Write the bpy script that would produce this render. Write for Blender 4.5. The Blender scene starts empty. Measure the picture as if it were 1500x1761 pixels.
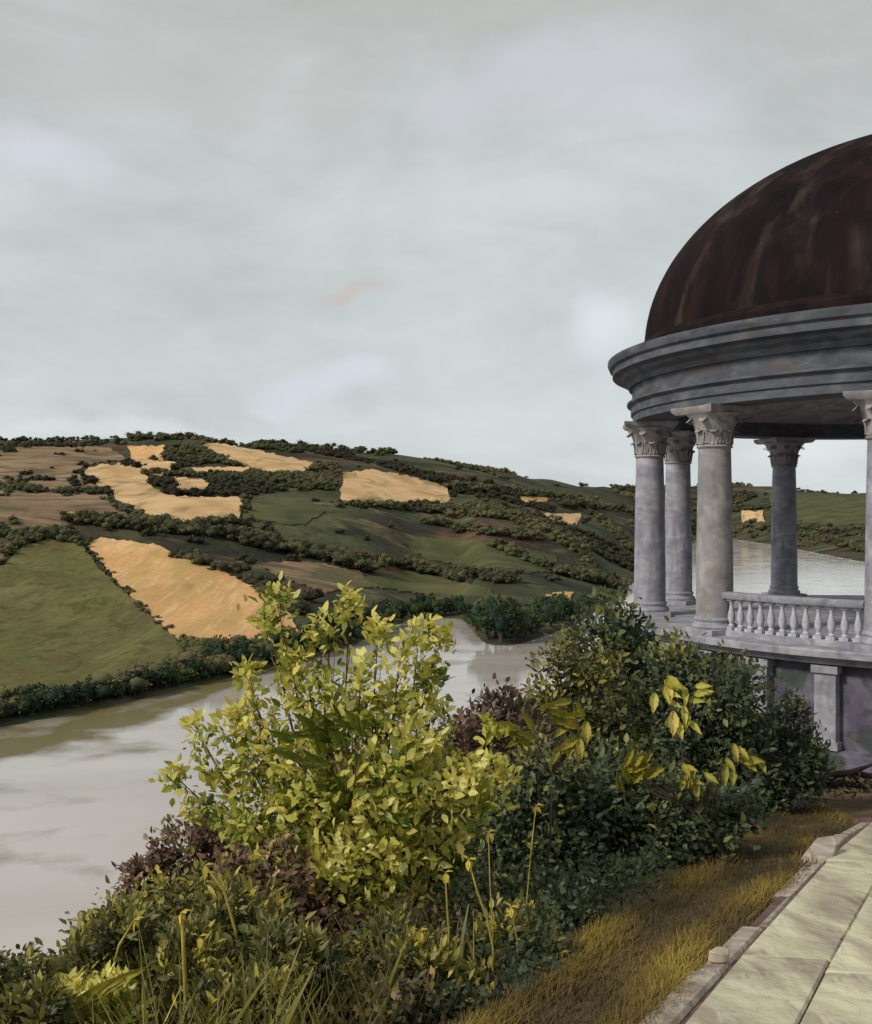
import bpy, bmesh, math, random
import numpy as np
from mathutils import Vector, Matrix
from mathutils.geometry import delaunay_2d_cdt

random.seed(7)
RNG = np.random.default_rng(7)
SC = bpy.context.scene
COL = SC.collection
R_ = math.radians

# ------------------------------------------------------------------ camera
FPX, CX, HY = 1800.0, 750.0, 880.0         # focal length and centre measured on the 1500 px wide photograph
cam = bpy.data.cameras.new('camera')
cam.sensor_fit = 'HORIZONTAL'; cam.sensor_width = 36; cam.lens = FPX / 1500 * 36
cam.clip_start = 0.1; cam.clip_end = 30000
camo = bpy.data.objects.new('camera', cam); COL.objects.link(camo)
camo.location = (0, 0, 0); camo.rotation_euler = (R_(90), 0, 0)
SC.camera = camo

# ------------------------------------------------------------------ sky
SUN_EL, SUN_AZ = 38.0, 240.0                # azimuth clockwise from +Y : behind left
w = bpy.data.worlds.new('World'); SC.world = w; w.use_nodes = True
nt = w.node_tree; nt.nodes.clear()
def N(t, **k):
    n = nt.nodes.new(t)
    for a, b in k.items(): setattr(n, a, b)
    return n
L = lambda a, b: nt.links.new(a, b)
tc = N('ShaderNodeTexCoord')
sky = N('ShaderNodeTexSky', sky_type='NISHITA', sun_disc=False)
sky.sun_elevation = R_(SUN_EL); sky.sun_rotation = R_(SUN_AZ)
sep = N('ShaderNodeSeparateXYZ'); L(tc.outputs['Generated'], sep.inputs[0])
grad = N('ShaderNodeValToRGB'); L(sep.outputs['Z'], grad.inputs[0])
e = grad.color_ramp.elements
e[0].position = 0.0; e[0].color = (0.63, 0.685, 0.71, 1)
e[1].position = 0.55; e[1].color = (0.51, 0.525, 0.51, 1)
x = e.new(0.12); x.color = (0.60, 0.65, 0.655, 1)
x = e.new(0.30); x.color = (0.57, 0.61, 0.61, 1)
# broad soft cloud banks, stretched sideways
mp = N('ShaderNodeMapping'); mp.inputs['Scale'].default_value = (1.6, 1.6, 3.0)
mp.inputs['Rotation'].default_value = (0, R_(8), 0)
L(tc.outputs['Generated'], mp.inputs[0])
n1 = N('ShaderNodeTexNoise'); n1.inputs['Scale'].default_value = 2.6; n1.inputs['Detail'].default_value = 8
n1.inputs['Roughness'].default_value = .55; n1.inputs['Distortion'].default_value = .6
L(mp.outputs[0], n1.inputs['Vector'])
r1 = N('ShaderNodeValToRGB'); L(n1.outputs['Fac'], r1.inputs[0])
r1.color_ramp.elements[0].position = .36; r1.color_ramp.elements[0].color = (.90, .895, .88, 1)
r1.color_ramp.elements[1].position = .66; r1.color_ramp.elements[1].color = (1.07, 1.07, 1.08, 1)
m1 = N('ShaderNodeMix', data_type='RGBA', blend_type='MULTIPLY'); m1.inputs['Factor'].default_value = 1
L(grad.outputs[0], m1.inputs['A']); L(r1.outputs[0], m1.inputs['B'])
# fine wispy streaks
mp2 = N('ShaderNodeMapping'); mp2.inputs['Scale'].default_value = (3, 3, 9); mp2.inputs['Rotation'].default_value = (0, R_(-24), 0)
L(tc.outputs['Generated'], mp2.inputs[0])
n2 = N('ShaderNodeTexNoise'); n2.inputs['Scale'].default_value = 3; n2.inputs['Detail'].default_value = 8; n2.inputs['Distortion'].default_value = 1.2
L(mp2.outputs[0], n2.inputs['Vector'])
r2 = N('ShaderNodeValToRGB'); L(n2.outputs['Fac'], r2.inputs[0])
r2.color_ramp.elements[0].position = .3; r2.color_ramp.elements[0].color = (.95, .955, .94, 1)
r2.color_ramp.elements[1].position = .7; r2.color_ramp.elements[1].color = (1.035, 1.03, 1.03, 1)
m2 = N('ShaderNodeMix', data_type='RGBA', blend_type='MULTIPLY'); m2.inputs['Factor'].default_value = 1
L(m1.outputs['Result'], m2.inputs['A']); L(r2.outputs[0], m2.inputs['B'])
# separate clouds: (px, py, half width, half height, colour, strength)
n3 = N('ShaderNodeTexNoise'); n3.inputs['Scale'].default_value = 6; n3.inputs['Detail'].default_value = 6
L(tc.outputs['Generated'], n3.inputs['Vector'])
sub = N('ShaderNodeVectorMath', operation='SUBTRACT'); L(n3.outputs['Color'], sub.inputs[0]); sub.inputs[1].default_value = (.5, .5, .5)
scl = N('ShaderNodeVectorMath', operation='SCALE'); L(sub.outputs[0], scl.inputs[0]); scl.inputs['Scale'].default_value = .12
wob = N('ShaderNodeVectorMath', operation='ADD'); L(tc.outputs['Generated'], wob.inputs[0]); L(scl.outputs[0], wob.inputs[1])
LAV = (.70, .71, .80); WARM = (.53, .52, .50); WHITE = (.76, .79, .82); PINK = (.58, .47, .43)
clouds = [(1010, 150, 330, 75, LAV, .45), (80, 255, 150, 40, LAV, .6), (1035, 610, 60, 100, LAV, .55), (560, 645, 150, 38, LAV, .7),
          (330, 150, 330, 60, WARM, .45), (900, 30, 520, 50, WARM, .5), (450, 500, 240, 55, WARM, .22), (605, 495, 75, 14, PINK, .45),
          (1000, 730, 420, 70, WHITE, .4), (1420, 760, 160, 60, WHITE, .8), (200, 745, 320, 22, WHITE, .5), (150, 640, 260, 60, WHITE, .2),
          (1050, 590, 80, 60, WHITE, .75), (1300, 480, 200, 160, WHITE, .25), (470, 672, 60, 18, LAV, .6), (620, 628, 55, 22, LAV, .6), (240, 420, 160, 60, LAV, .25), (760, 200, 90, 60, LAV, .3), (700, 330, 420, 60, WHITE, .18)]
cur = m2.outputs['Result']
for (px, py, hw, hh, c, k) in clouds:
    v = Vector(((px - CX) / FPX, 1, (HY - py) / FPX)); ln = v.length; v.normalize()
    d = N('ShaderNodeVectorMath', operation='SUBTRACT'); L(wob.outputs[0], d.inputs[0]); d.inputs[1].default_value = v
    s = N('ShaderNodeVectorMath', operation='MULTIPLY'); L(d.outputs[0], s.inputs[0])
    a, b = hw / FPX / ln, hh / FPX / ln
    s.inputs[1].default_value = (1 / a, 1 / a, 1 / b)
    le = N('ShaderNodeVectorMath', operation='LENGTH'); L(s.outputs[0], le.inputs[0])
    mr = N('ShaderNodeMapRange', interpolation_type='SMOOTHSTEP'); L(le.outputs['Value'], mr.inputs['Value'])
    mr.inputs['From Min'].default_value = 1.25; mr.inputs['From Max'].default_value = .15
    mr.inputs['To Min'].default_value = 0; mr.inputs['To Max'].default_value = k
    mx = N('ShaderNodeMix', data_type='RGBA'); L(mr.outputs[0], mx.inputs['Factor']); L(cur, mx.inputs['A']); mx.inputs['B'].default_value = (*c, 1)
    cur = mx.outputs['Result']
bg1 = N('ShaderNodeBackground'); L(sky.outputs[0], bg1.inputs[0]); bg1.inputs[1].default_value = .08
bg2 = N('ShaderNodeBackground'); L(cur, bg2.inputs[0]); bg2.inputs[1].default_value = 1.045
ms = N('ShaderNodeMixShader'); ms.inputs[0].default_value = .94
L(bg1.outputs[0], ms.inputs[1]); L(bg2.outputs[0], ms.inputs[2])
wo = N('ShaderNodeOutputWorld'); L(ms.outputs[0], wo.inputs[0])

sl = bpy.data.lights.new('sun', 'SUN'); sl.energy = 2.9; sl.angle = R_(9); sl.color = (1, .93, .82)
so = bpy.data.objects.new('sun', sl); COL.objects.link(so)
az = R_(SUN_AZ); el = R_(SUN_EL)
sd = Vector((math.sin(az) * math.cos(el), math.cos(az) * math.cos(el), math.sin(el)))
so.rotation_euler = sd.to_track_quat('Z', 'Y').to_euler()
SC.view_settings.view_transform = 'Standard'; SC.view_settings.look = 'None'
SC.view_settings.exposure = 0; SC.view_settings.gamma = 1; SC.view_settings.use_curve_mapping = False

# ------------------------------------------------------------------ helpers
def tag(o, label=None, cat=None, group=None, kind=None):
    if label: o['label'] = label
    if cat: o['category'] = cat
    if group: o['group'] = group
    if kind: o['kind'] = kind
    return o
def empty(name, loc, label=None, cat=None, group=None):
    o = bpy.data.objects.new(name, None); COL.objects.link(o); o.location = loc
    o.empty_display_size = .2
    return tag(o, label, cat, group)
def link(name, me, parent=None, mat=None, smooth=False):
    if mat and not me.materials: me.materials.append(mat)
    if smooth: me.polygons.foreach_set('use_smooth', [True] * len(me.polygons))
    o = bpy.data.objects.new(name, me); COL.objects.link(o)
    if parent: o.parent = parent
    return o
def npmesh(name, V, F, tint=None):
    """V (n,3), F (m,k) all faces of the same size k"""
    V = np.asarray(V, np.float32); F = np.asarray(F, np.int32)
    me = bpy.data.meshes.new(name)
    me.vertices.add(len(V)); me.vertices.foreach_set('co', V.ravel())
    m, k = F.shape
    me.loops.add(m * k); me.loops.foreach_set('vertex_index', F.ravel())
    me.polygons.add(m); me.polygons.foreach_set('loop_start', np.arange(0, m * k, k, dtype=np.int32))
    me.polygons.foreach_set('loop_total', np.full(m, k, np.int32))
    if tint is not None:
        a = me.attributes.new('tint', 'FLOAT', 'POINT'); a.data.foreach_set('value', np.asarray(tint, np.float32))
    me.update(calc_edges=True); me.validate()
    return me

class MB:
    def __init__(s): s.v = []; s.f = []
    def add(s, vs, fs):
        b = len(s.v); s.v += [tuple(v) for v in vs]; s.f += [tuple(i + b for i in f) for f in fs]
    def box(s, c, size, rz=0, taper=1):
        x, y, z = [a / 2 for a in size]; vs = []
        for k, (sx, sy, sz) in enumerate([(-1,-1,-1),(1,-1,-1),(1,1,-1),(-1,1,-1),(-1,-1,1),(1,-1,1),(1,1,1),(-1,1,1)]):
            t = taper if sz > 0 else 1
            X, Y = sx * x * t, sy * y * t
            vs.append((c[0] + X * math.cos(rz) - Y * math.sin(rz), c[1] + X * math.sin(rz) + Y * math.cos(rz), c[2] + sz * z))
        s.add(vs, [(0,3,2,1),(4,5,6,7),(0,1,5,4),(1,2,6,5),(2,3,7,6),(3,0,4,7)])
    def tube(s, pts, radii, n=6):
        pts = [Vector(p) for p in pts]; vs = []; fs = []
        for i, p in enumerate(pts):
            d = (pts[min(i + 1, len(pts) - 1)] - pts[max(i - 1, 0)])
            if d.length < 1e-6: d = Vector((0, 0, 1))
            d.normalize(); a = d.orthogonal().normalized() if i == 0 else (a - d * a.dot(d)).normalized()
            b = d.cross(a)
            for k in range(n):
                t = 2 * math.pi * k / n
                vs.append(p + (a * math.cos(t) + b * math.sin(t)) * radii[i])
        for i in range(len(pts) - 1):
            for k in range(n):
                fs.append((i*n+k, i*n+(k+1)%n, (i+1)*n+(k+1)%n, (i+1)*n+k))
        fs.append(tuple(range(n-1, -1, -1))); fs.append(tuple((len(pts)-1)*n + k for k in range(n)))
        s.add(vs, fs)
    def lathe(s, prof, n=48, c=(0, 0, 0), a0=0, a1=2*math.pi, closed=False):
        full = abs(a1 - a0 - 2*math.pi) < 1e-6
        m = n if full else n + 1; vs = []; fs = []; P = len(prof)
        for i in range(m):
            t = a0 + (a1 - a0) * i / n
            for r, z in prof: vs.append((c[0] + r*math.cos(t), c[1] + r*math.sin(t), c[2] + z))
        for i in range(n):
            j = (i + 1) % m
            for k in range(P if closed else P - 1):
                q = (k + 1) % P
                fs.append((i*P+k, j*P+k, j*P+q, i*P+q))
        if not full and closed:
            fs.append(tuple(range(P-1, -1, -1))); fs.append(tuple(n*P + k for k in range(P)))
        s.add(vs, fs)
    def build(s, name, mat, parent=None, smooth=False, angle=None):
        me = bpy.data.meshes.new(name); me.from_pydata(s.v, [], s.f)
        bm = bmesh.new(); bm.from_mesh(me); bmesh.ops.recalc_face_normals(bm, faces=bm.faces)
        if angle:
            for f in bm.faces: f.smooth = True
            for ed in bm.edges:
                if len(ed.link_faces) == 2 and ed.calc_face_angle(0) > R_(angle): ed.smooth = False
        bm.to_mesh(me); bm.free(); me.update()
        return link(name, me, parent, mat, smooth)

# ------------------------------------------------------------------ materials
def ramp(n, stops):
    e = n.color_ramp.elements
    e[0].position, e[0].color = stops[0][0], (*stops[0][1], 1)
    e[1].position, e[1].color = stops[-1][0], (*stops[-1][1], 1)
    for p, c in stops[1:-1]:
        q = e.new(p); q.color = (*c, 1)
def mat_noise(name, stops, scale=(1, 1, 1), nscale=1.0, vary=0.0, detail=6, rough=.85, bump=.0, bscale=8, dist=0.0, spec=.25,
              second=None, coord='Object', rot=(0, 0, 0), bdist=.02):
    """stops on a noise; second=(colour, noise scale, lo, hi, strength, scale vec) lays a further mottling over it"""
    m = bpy.data.materials.new(name); m.use_nodes = True; t = m.node_tree; t.nodes.clear()
    n = lambda ty, **k: (lambda q: ([setattr(q, a, b) for a, b in k.items()], q)[1])(t.nodes.new(ty))
    l = t.links.new
    out = n('ShaderNodeOutputMaterial'); p = n('ShaderNodeBsdfPrincipled'); l(p.outputs[0], out.inputs[0])
    p.inputs['Roughness'].default_value = rough; p.inputs['Specular IOR Level'].default_value = spec
    tcn = n('ShaderNodeTexCoord'); mpn = n('ShaderNodeMapping'); l(tcn.outputs[coord], mpn.inputs[0])
    mpn.inputs['Scale'].default_value = scale; mpn.inputs['Rotation'].default_value = rot
    nn = n('ShaderNodeTexNoise'); l(mpn.outputs[0], nn.inputs['Vector'])
    nn.inputs['Scale'].default_value = nscale; nn.inputs['Detail'].default_value = detail; nn.inputs['Distortion'].default_value = dist
    rr = n('ShaderNodeValToRGB'); ramp(rr, stops); l(nn.outputs['Fac'], rr.inputs[0]); c = rr.outputs[0]
    for sx in (second or []):
        col, ns, lo, hi, k, vec = sx
        mp2 = n('ShaderNodeMapping'); l(tcn.outputs[coord], mp2.inputs[0]); mp2.inputs['Scale'].default_value = vec
        mp2.inputs['Location'].default_value = (3.1 * ns, 1.7, 5.3); mp2.inputs['Rotation'].default_value = rot
        n2 = n('ShaderNodeTexNoise'); l(mp2.outputs[0], n2.inputs['Vector']); n2.inputs['Scale'].default_value = ns; n2.inputs['Detail'].default_value = 8
        n2.inputs['Distortion'].default_value = .8
        mr = n('ShaderNodeMapRange'); l(n2.outputs['Fac'], mr.inputs['Value']); mr.inputs['From Min'].default_value = lo; mr.inputs['From Max'].default_value = hi
        mr.inputs['To Max'].default_value = k
        mx = n('ShaderNodeMix', data_type='RGBA'); l(mr.outputs[0], mx.inputs['Factor']); l(c, mx.inputs['A']); mx.inputs['B'].default_value = (*col, 1)
        c = mx.outputs['Result']
    if vary:
        oi = n('ShaderNodeObjectInfo'); mr = n('ShaderNodeMapRange'); l(oi.outputs['Random'], mr.inputs['Value'])
        mr.inputs['To Min'].default_value = 1 - vary; mr.inputs['To Max'].default_value = 1 + vary
        vm = n('ShaderNodeVectorMath', operation='SCALE'); l(c, vm.inputs[0]); l(mr.outputs[0], vm.inputs['Scale']); c = vm.outputs[0]
    l(c, p.inputs['Base Color'])
    if bump:
        nb = n('ShaderNodeTexNoise'); l(tcn.outputs[coord], nb.inputs['Vector']); nb.inputs['Scale'].default_value = bscale; nb.inputs['Detail'].default_value = 8
        b = n('ShaderNodeBump'); b.inputs['Strength'].default_value = bump; b.inputs['Distance'].default_value = bdist
        l(nb.outputs['Fac'], b.inputs['Height']); l(b.outputs[0], p.inputs['Normal'])
    return m
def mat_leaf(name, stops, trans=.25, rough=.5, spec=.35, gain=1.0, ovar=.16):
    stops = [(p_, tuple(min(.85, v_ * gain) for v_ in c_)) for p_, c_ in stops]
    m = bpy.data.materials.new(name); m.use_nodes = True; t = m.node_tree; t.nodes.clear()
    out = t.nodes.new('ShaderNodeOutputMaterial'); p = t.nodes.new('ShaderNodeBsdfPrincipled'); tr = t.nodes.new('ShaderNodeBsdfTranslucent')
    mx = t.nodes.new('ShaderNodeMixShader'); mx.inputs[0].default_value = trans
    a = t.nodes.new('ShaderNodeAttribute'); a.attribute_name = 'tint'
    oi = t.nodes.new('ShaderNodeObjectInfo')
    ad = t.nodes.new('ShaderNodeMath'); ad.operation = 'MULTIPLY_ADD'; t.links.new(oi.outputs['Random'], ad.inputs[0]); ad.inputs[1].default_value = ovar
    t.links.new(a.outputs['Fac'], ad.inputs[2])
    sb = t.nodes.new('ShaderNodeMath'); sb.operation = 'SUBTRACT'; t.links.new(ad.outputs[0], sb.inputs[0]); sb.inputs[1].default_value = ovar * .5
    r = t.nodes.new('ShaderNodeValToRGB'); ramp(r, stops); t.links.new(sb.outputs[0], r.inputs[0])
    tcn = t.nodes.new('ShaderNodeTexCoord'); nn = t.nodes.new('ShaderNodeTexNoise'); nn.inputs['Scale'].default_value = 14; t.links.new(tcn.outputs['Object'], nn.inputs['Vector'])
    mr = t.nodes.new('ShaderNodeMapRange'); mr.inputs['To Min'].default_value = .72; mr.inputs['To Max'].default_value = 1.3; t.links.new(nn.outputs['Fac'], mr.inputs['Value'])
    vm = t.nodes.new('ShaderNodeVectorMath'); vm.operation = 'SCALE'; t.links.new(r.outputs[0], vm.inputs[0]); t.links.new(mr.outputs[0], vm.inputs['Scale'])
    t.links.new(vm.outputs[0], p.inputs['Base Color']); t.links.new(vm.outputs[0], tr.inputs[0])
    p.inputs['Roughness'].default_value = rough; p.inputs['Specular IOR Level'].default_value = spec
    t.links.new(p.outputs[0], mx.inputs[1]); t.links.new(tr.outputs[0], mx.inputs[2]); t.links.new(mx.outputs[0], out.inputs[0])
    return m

M = {}
M['stone'] = mat_noise('weathered_stone', [(.3, (.20, .20, .245)), (.5, (.29, .29, .335)), (.72, (.42, .415, .44))], nscale=2.2, scale=(1, 1, 1.6), dist=1,
    second=[((.15, .145, .16), 5, .5, .66, .55, (1, 1, .12)), ((.19, .16, .145), 1.1, .56, .72, .4, (1, 1, .5)), ((.40, .39, .33), 5, .60, .72, .5, (1, 1, .15)), ((.13, .125, .17), 3, .56, .7, .5, (1, 1, .6))], bump=.5, bscale=9, rough=.8)
M['stone_warm'] = mat_noise('warm_stained_stone', [(.3, (.18, .165, .165)), (.5, (.285, .26, .255)), (.7, (.39, .365, .36))], nscale=2.4, dist=1,
    second=[((.20, .21, .24), 4, .50, .64, .6, (1, 1, .12)), ((.33, .26, .20), 6, .6, .75, .45, (1, 1, .3))], bump=.5, bscale=9, rough=.8)
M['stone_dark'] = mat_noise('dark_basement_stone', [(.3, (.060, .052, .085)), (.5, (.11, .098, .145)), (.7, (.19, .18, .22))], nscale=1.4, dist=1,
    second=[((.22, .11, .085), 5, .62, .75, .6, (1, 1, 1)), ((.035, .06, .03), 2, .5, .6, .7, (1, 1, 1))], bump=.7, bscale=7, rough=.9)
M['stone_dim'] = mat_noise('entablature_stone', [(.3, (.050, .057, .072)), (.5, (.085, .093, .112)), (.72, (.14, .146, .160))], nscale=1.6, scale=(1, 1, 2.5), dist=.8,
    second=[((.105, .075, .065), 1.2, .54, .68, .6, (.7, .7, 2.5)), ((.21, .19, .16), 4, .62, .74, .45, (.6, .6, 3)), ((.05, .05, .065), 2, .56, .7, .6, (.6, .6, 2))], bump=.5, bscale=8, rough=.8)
M['dome'] = mat_noise('aged_dome_sheet', [(.3, (.006, .0045, .005)), (.5, (.013, .0085, .0095)), (.7, (.022, .013, .012))], nscale=.8, scale=(1, 1, .55), dist=.7,
    second=[((.050, .038, .032), .9, .52, .66, .7, (1.3, 1.3, .6)), ((.024, .013, .012), 1.3, .54, .66, .6, (1, 1, .35)), ((.010, .008, .010), 2.2, .50, .62, .7, (1.5, 1.5, .4)), ((.12, .07, .05), 7, .70, .78, .4, (1, 1, .5))],
    bump=.5, bscale=4, rough=.9, spec=.05, bdist=.04)
M['stone_pale'] = mat_noise('pale_baluster_stone', [(.3, (.30, .30, .35)), (.5, (.42, .42, .47)), (.7, (.55, .55, .58))], nscale=5, bump=.4, bscale=12)
M['dome_band'] = mat_noise('dome_foot_band', [(.3, (.008, .006, .007)), (.7, (.024, .015, .015))], nscale=3, rough=.9, spec=.05, bump=.4)
M['flag'] = mat_noise('pale_flagstone', [(.3, (.38, .345, .255)), (.5, (.56, .53, .37)), (.7, (.68, .65, .48))], vary=.14, nscale=1.3, scale=(1, .5, 1), rot=(0, 0, R_(-28)), dist=1.2,
    second=[((.27, .21, .18), 1.8, .50, .64, .8, (1, .30, 1)), ((.15, .09, .085), 6, .62, .72, .6, (1, .16, 1)), ((.66, .62, .50), 5, .6, .7, .6, (1, .2, 1)), ((.16, .15, .12), 22, .6, .74, .5, (1, .5, 1))], bump=.8, bscale=7, rough=.85, bdist=.04)
M['kerb'] = mat_noise('kerb_stone', [(.3, (.20, .155, .14)), (.5, (.36, .31, .26)), (.7, (.58, .54, .43))], vary=.2, nscale=4, dist=1, bump=.7, bscale=9, rough=.9, bdist=.03)
M['joint'] = mat_noise('joint_mortar', [(.3, (.085, .045, .045)), (.7, (.19, .12, .11))], nscale=6, bump=.5, bscale=30)
M['soil'] = mat_noise('hillside_soil', [(.3, (.055, .038, .024)), (.5, (.11, .072, .036)), (.7, (.19, .13, .055))], nscale=.9, scale=(1.4, .6, 1), dist=1,
    second=[((.15, .08, .05), 5, .6, .75, .6, (1, 1, 1)), ((.03, .045, .015), 1.4, .48, .6, .8, (1, 1, 1))], bump=.8, bscale=5, rough=.95, bdist=.06)
M['hill'] = mat_noise('far_hill_cover', [(.28, (.040, .030, .023)), (.40, (.044, .046, .028)), (.54, (.062, .072, .036)), (.72, (.12, .105, .055))], nscale=.0062, scale=(1, 1.1, 1), dist=1.6, detail=9,
    second=[((.12, .062, .045), .009, .53, .63, .8, (1, 1, 1)), ((.19, .155, .075), .018, .58, .68, .7, (.5, 1.4, 1)), ((.020, .022, .018), .016, .52, .62, .8, (.5, 1.2, 1)), ((.030, .035, .022), .07, .50, .66, .7, (1, 1, 1))],
    bump=1, bscale=.08, rough=.95, spec=.1, bdist=4)
M['wheat'] = mat_noise('ripe_wheat', [(.3, (.50, .285, .125)), (.5, (.61, .365, .165)), (.7, (.70, .45, .235))], nscale=.018, scale=(1, 1, 1), dist=1, detail=8,
    second=[((.38, .27, .11), .02, .50, .62, .8, (1.6, .4, 1)), ((.22, .17, .07), .06, .61, .71, .6, (1.8, .3, 1)), ((.44, .27, .11), .16, .44, .60, .45, (2.4, .05, 1)), ((.70, .47, .26), .16, .56, .7, .6, (2, .15, 1)), ((.33, .22, .09), .4, .5, .7, .5, (1, 1, 1))], bump=.5, bscale=1.6, rough=1, spec=.05, bdist=.25, rot=(0, 0, R_(20)))
M['stubble'] = mat_noise('dry_stubble', [(.3, (.42, .27, .135)), (.5, (.54, .36, .185)), (.7, (.62, .44, .25))], nscale=.02, dist=1, detail=8,
    second=[((.20, .16, .07), .03, .52, .66, .75, (1.4, .5, 1))], bump=.5, bscale=1.6, rough=1, spec=.05, bdist=.25)
M['pasture'] = mat_noise('green_pasture', [(.3, (.085, .088, .032)), (.5, (.125, .125, .045)), (.7, (.165, .155, .065))], nscale=.015, dist=1, detail=8,
    second=[((.115, .075, .038), .02, .53, .66, .7, (1, 1, 1)), ((.20, .18, .075), .05, .58, .70, .6, (2, .2, 1)), ((.06, .14, .03), .007, .56, .66, .6, (1, 1, 1)), ((.055, .058, .022), .12, .5, .66, .7, (1.5, .5, 1)), ((.10, .085, .04), .12, .46, .60, .5, (2.5, .06, 1)), ((.19, .17, .08), .5, .52, .7, .5, (1, 1, 1))], bump=.5, bscale=1.6, rough=1, spec=.05, bdist=.25, rot=(0, 0, R_(35)))
M['meadow'] = mat_noise('olive_meadow', [(.3, (.055, .062, .030)), (.5, (.080, .085, .040)), (.7, (.12, .11, .052))], nscale=.02, dist=1, detail=8,
    second=[((.05, .06, .025), .03, .5, .64, .8, (.6, 1.4, 1))], bump=.5, bscale=1.6, rough=1, spec=.05, bdist=.25)
M['heath'] = mat_noise('brown_heath', [(.3, (.16, .108, .070)), (.5, (.235, .165, .105)), (.7, (.30, .215, .135))], nscale=.012, dist=1, detail=9,
    second=[((.08, .062, .04), .03, .5, .62, .8, (.6, 1.3, 1)), ((.24, .18, .09), .04, .6, .7, .6, (.5, 1.5, 1)), ((.075, .08, .04), .02, .54, .64, .7, (1, 1, 1))], bump=1, bscale=.1, rough=1, spec=.05, bdist=2)
M['bark'] = mat_noise('bark', [(.3, (.035, .022, .018)), (.7, (.11, .075, .055))], nscale=9, scale=(1, 1, .3), bump=.6, bscale=25, rough=.9)
M['farbark'] = mat_noise('far_bark', [(.3, (.05, .035, .028)), (.7, (.10, .075, .06))], nscale=1, rough=.9)

# water : muddy river, mirror-like at a glancing angle with a slight ripple
def water_mat():
    m = bpy.data.materials.new('river_water'); m.use_nodes = True; t = m.node_tree
    p = t.nodes['Principled BSDF']; p.inputs['Roughness'].default_value = .07; p.inputs['IOR'].default_value = 1.33
    p.inputs['Specular IOR Level'].default_value = .8
    tcn = t.nodes.new('ShaderNodeTexCoord')
    mp = t.nodes.new('ShaderNodeMapping'); mp.inputs['Scale'].default_value = (.010, .020, 1); t.links.new(tcn.outputs['Object'], mp.inputs[0])
    n1 = t.nodes.new('ShaderNodeTexNoise'); n1.inputs['Scale'].default_value = 1; n1.inputs['Detail'].default_value = 6; n1.inputs['Distortion'].default_value = 1; t.links.new(mp.outputs[0], n1.inputs['Vector'])
    r = t.nodes.new('ShaderNodeValToRGB'); ramp(r, [(.3, (.37, .335, .31)), (.5, (.42, .385, .36)), (.7, (.47, .435, .41))]); t.links.new(n1.outputs['Fac'], r.inputs[0])
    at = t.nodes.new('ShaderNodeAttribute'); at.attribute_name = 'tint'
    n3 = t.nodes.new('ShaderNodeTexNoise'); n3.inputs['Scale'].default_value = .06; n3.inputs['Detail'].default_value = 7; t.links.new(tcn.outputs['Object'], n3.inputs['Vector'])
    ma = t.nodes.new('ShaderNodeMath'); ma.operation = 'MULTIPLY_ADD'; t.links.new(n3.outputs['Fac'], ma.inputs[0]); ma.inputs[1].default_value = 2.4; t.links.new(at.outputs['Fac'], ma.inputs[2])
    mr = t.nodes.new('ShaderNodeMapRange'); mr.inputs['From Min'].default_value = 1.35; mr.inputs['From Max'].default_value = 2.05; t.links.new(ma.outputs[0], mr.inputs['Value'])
    mc = t.nodes.new('ShaderNodeMix'); mc.data_type = 'RGBA'; t.links.new(mr.outputs[0], mc.inputs['Factor']); t.links.new(r.outputs[0], mc.inputs['A']); mc.inputs['B'].default_value = (.14, .12, .055, 1)  # olive reflection of the bank mixed into the base colour
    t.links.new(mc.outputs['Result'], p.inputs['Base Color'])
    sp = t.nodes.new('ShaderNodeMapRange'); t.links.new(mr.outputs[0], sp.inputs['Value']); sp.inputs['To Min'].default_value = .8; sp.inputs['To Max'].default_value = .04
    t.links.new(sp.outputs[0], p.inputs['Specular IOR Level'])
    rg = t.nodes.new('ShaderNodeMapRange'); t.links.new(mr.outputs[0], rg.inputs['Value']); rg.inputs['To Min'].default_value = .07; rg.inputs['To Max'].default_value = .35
    n4 = t.nodes.new('ShaderNodeTexNoise'); n4.inputs['Scale'].default_value = 1; n4.inputs['Detail'].default_value = 6; m4 = t.nodes.new('ShaderNodeMapping'); m4.inputs['Scale'].default_value = (.02, .07, 1); t.links.new(tcn.outputs['Object'], m4.inputs[0]); t.links.new(m4.outputs[0], n4.inputs['Vector'])
    r4 = t.nodes.new('ShaderNodeMapRange'); r4.inputs['From Min'].default_value = .42; r4.inputs['From Max'].default_value = .62; r4.inputs['To Min'].default_value = .05; r4.inputs['To Max'].default_value = .14; t.links.new(n4.outputs['Fac'], r4.inputs['Value']); t.links.new(r4.outputs[0], rg.inputs['To Min'])
    t.links.new(rg.outputs[0], p.inputs['Roughness'])
    mp2 = t.nodes.new('ShaderNodeMapping'); mp2.inputs['Scale'].default_value = (.25, .6, 1); t.links.new(tcn.outputs['Object'], mp2.inputs[0])
    n2 = t.nodes.new('ShaderNodeTexNoise'); n2.inputs['Scale'].default_value = 1.5; n2.inputs['Detail'].default_value = 5; t.links.new(mp2.outputs[0], n2.inputs['Vector'])
    b = t.nodes.new('ShaderNodeBump'); b.inputs['Strength'].default_value = .2; b.inputs['Distance'].default_value = .10
    t.links.new(n2.outputs['Fac'], b.inputs['Height']); t.links.new(b.outputs[0], p.inputs['Normal'])
    return m
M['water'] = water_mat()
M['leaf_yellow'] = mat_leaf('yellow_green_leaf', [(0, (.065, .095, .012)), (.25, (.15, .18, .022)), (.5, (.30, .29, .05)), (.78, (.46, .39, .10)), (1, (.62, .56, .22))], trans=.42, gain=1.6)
M['leaf_dark'] = mat_leaf('dark_green_leaf', [(0, (.022, .036, .022)), (.35, (.045, .066, .034)), (.65, (.080, .10, .040)), (.88, (.14, .15, .045)), (1, (.26, .24, .06))], gain=1.15)
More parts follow.
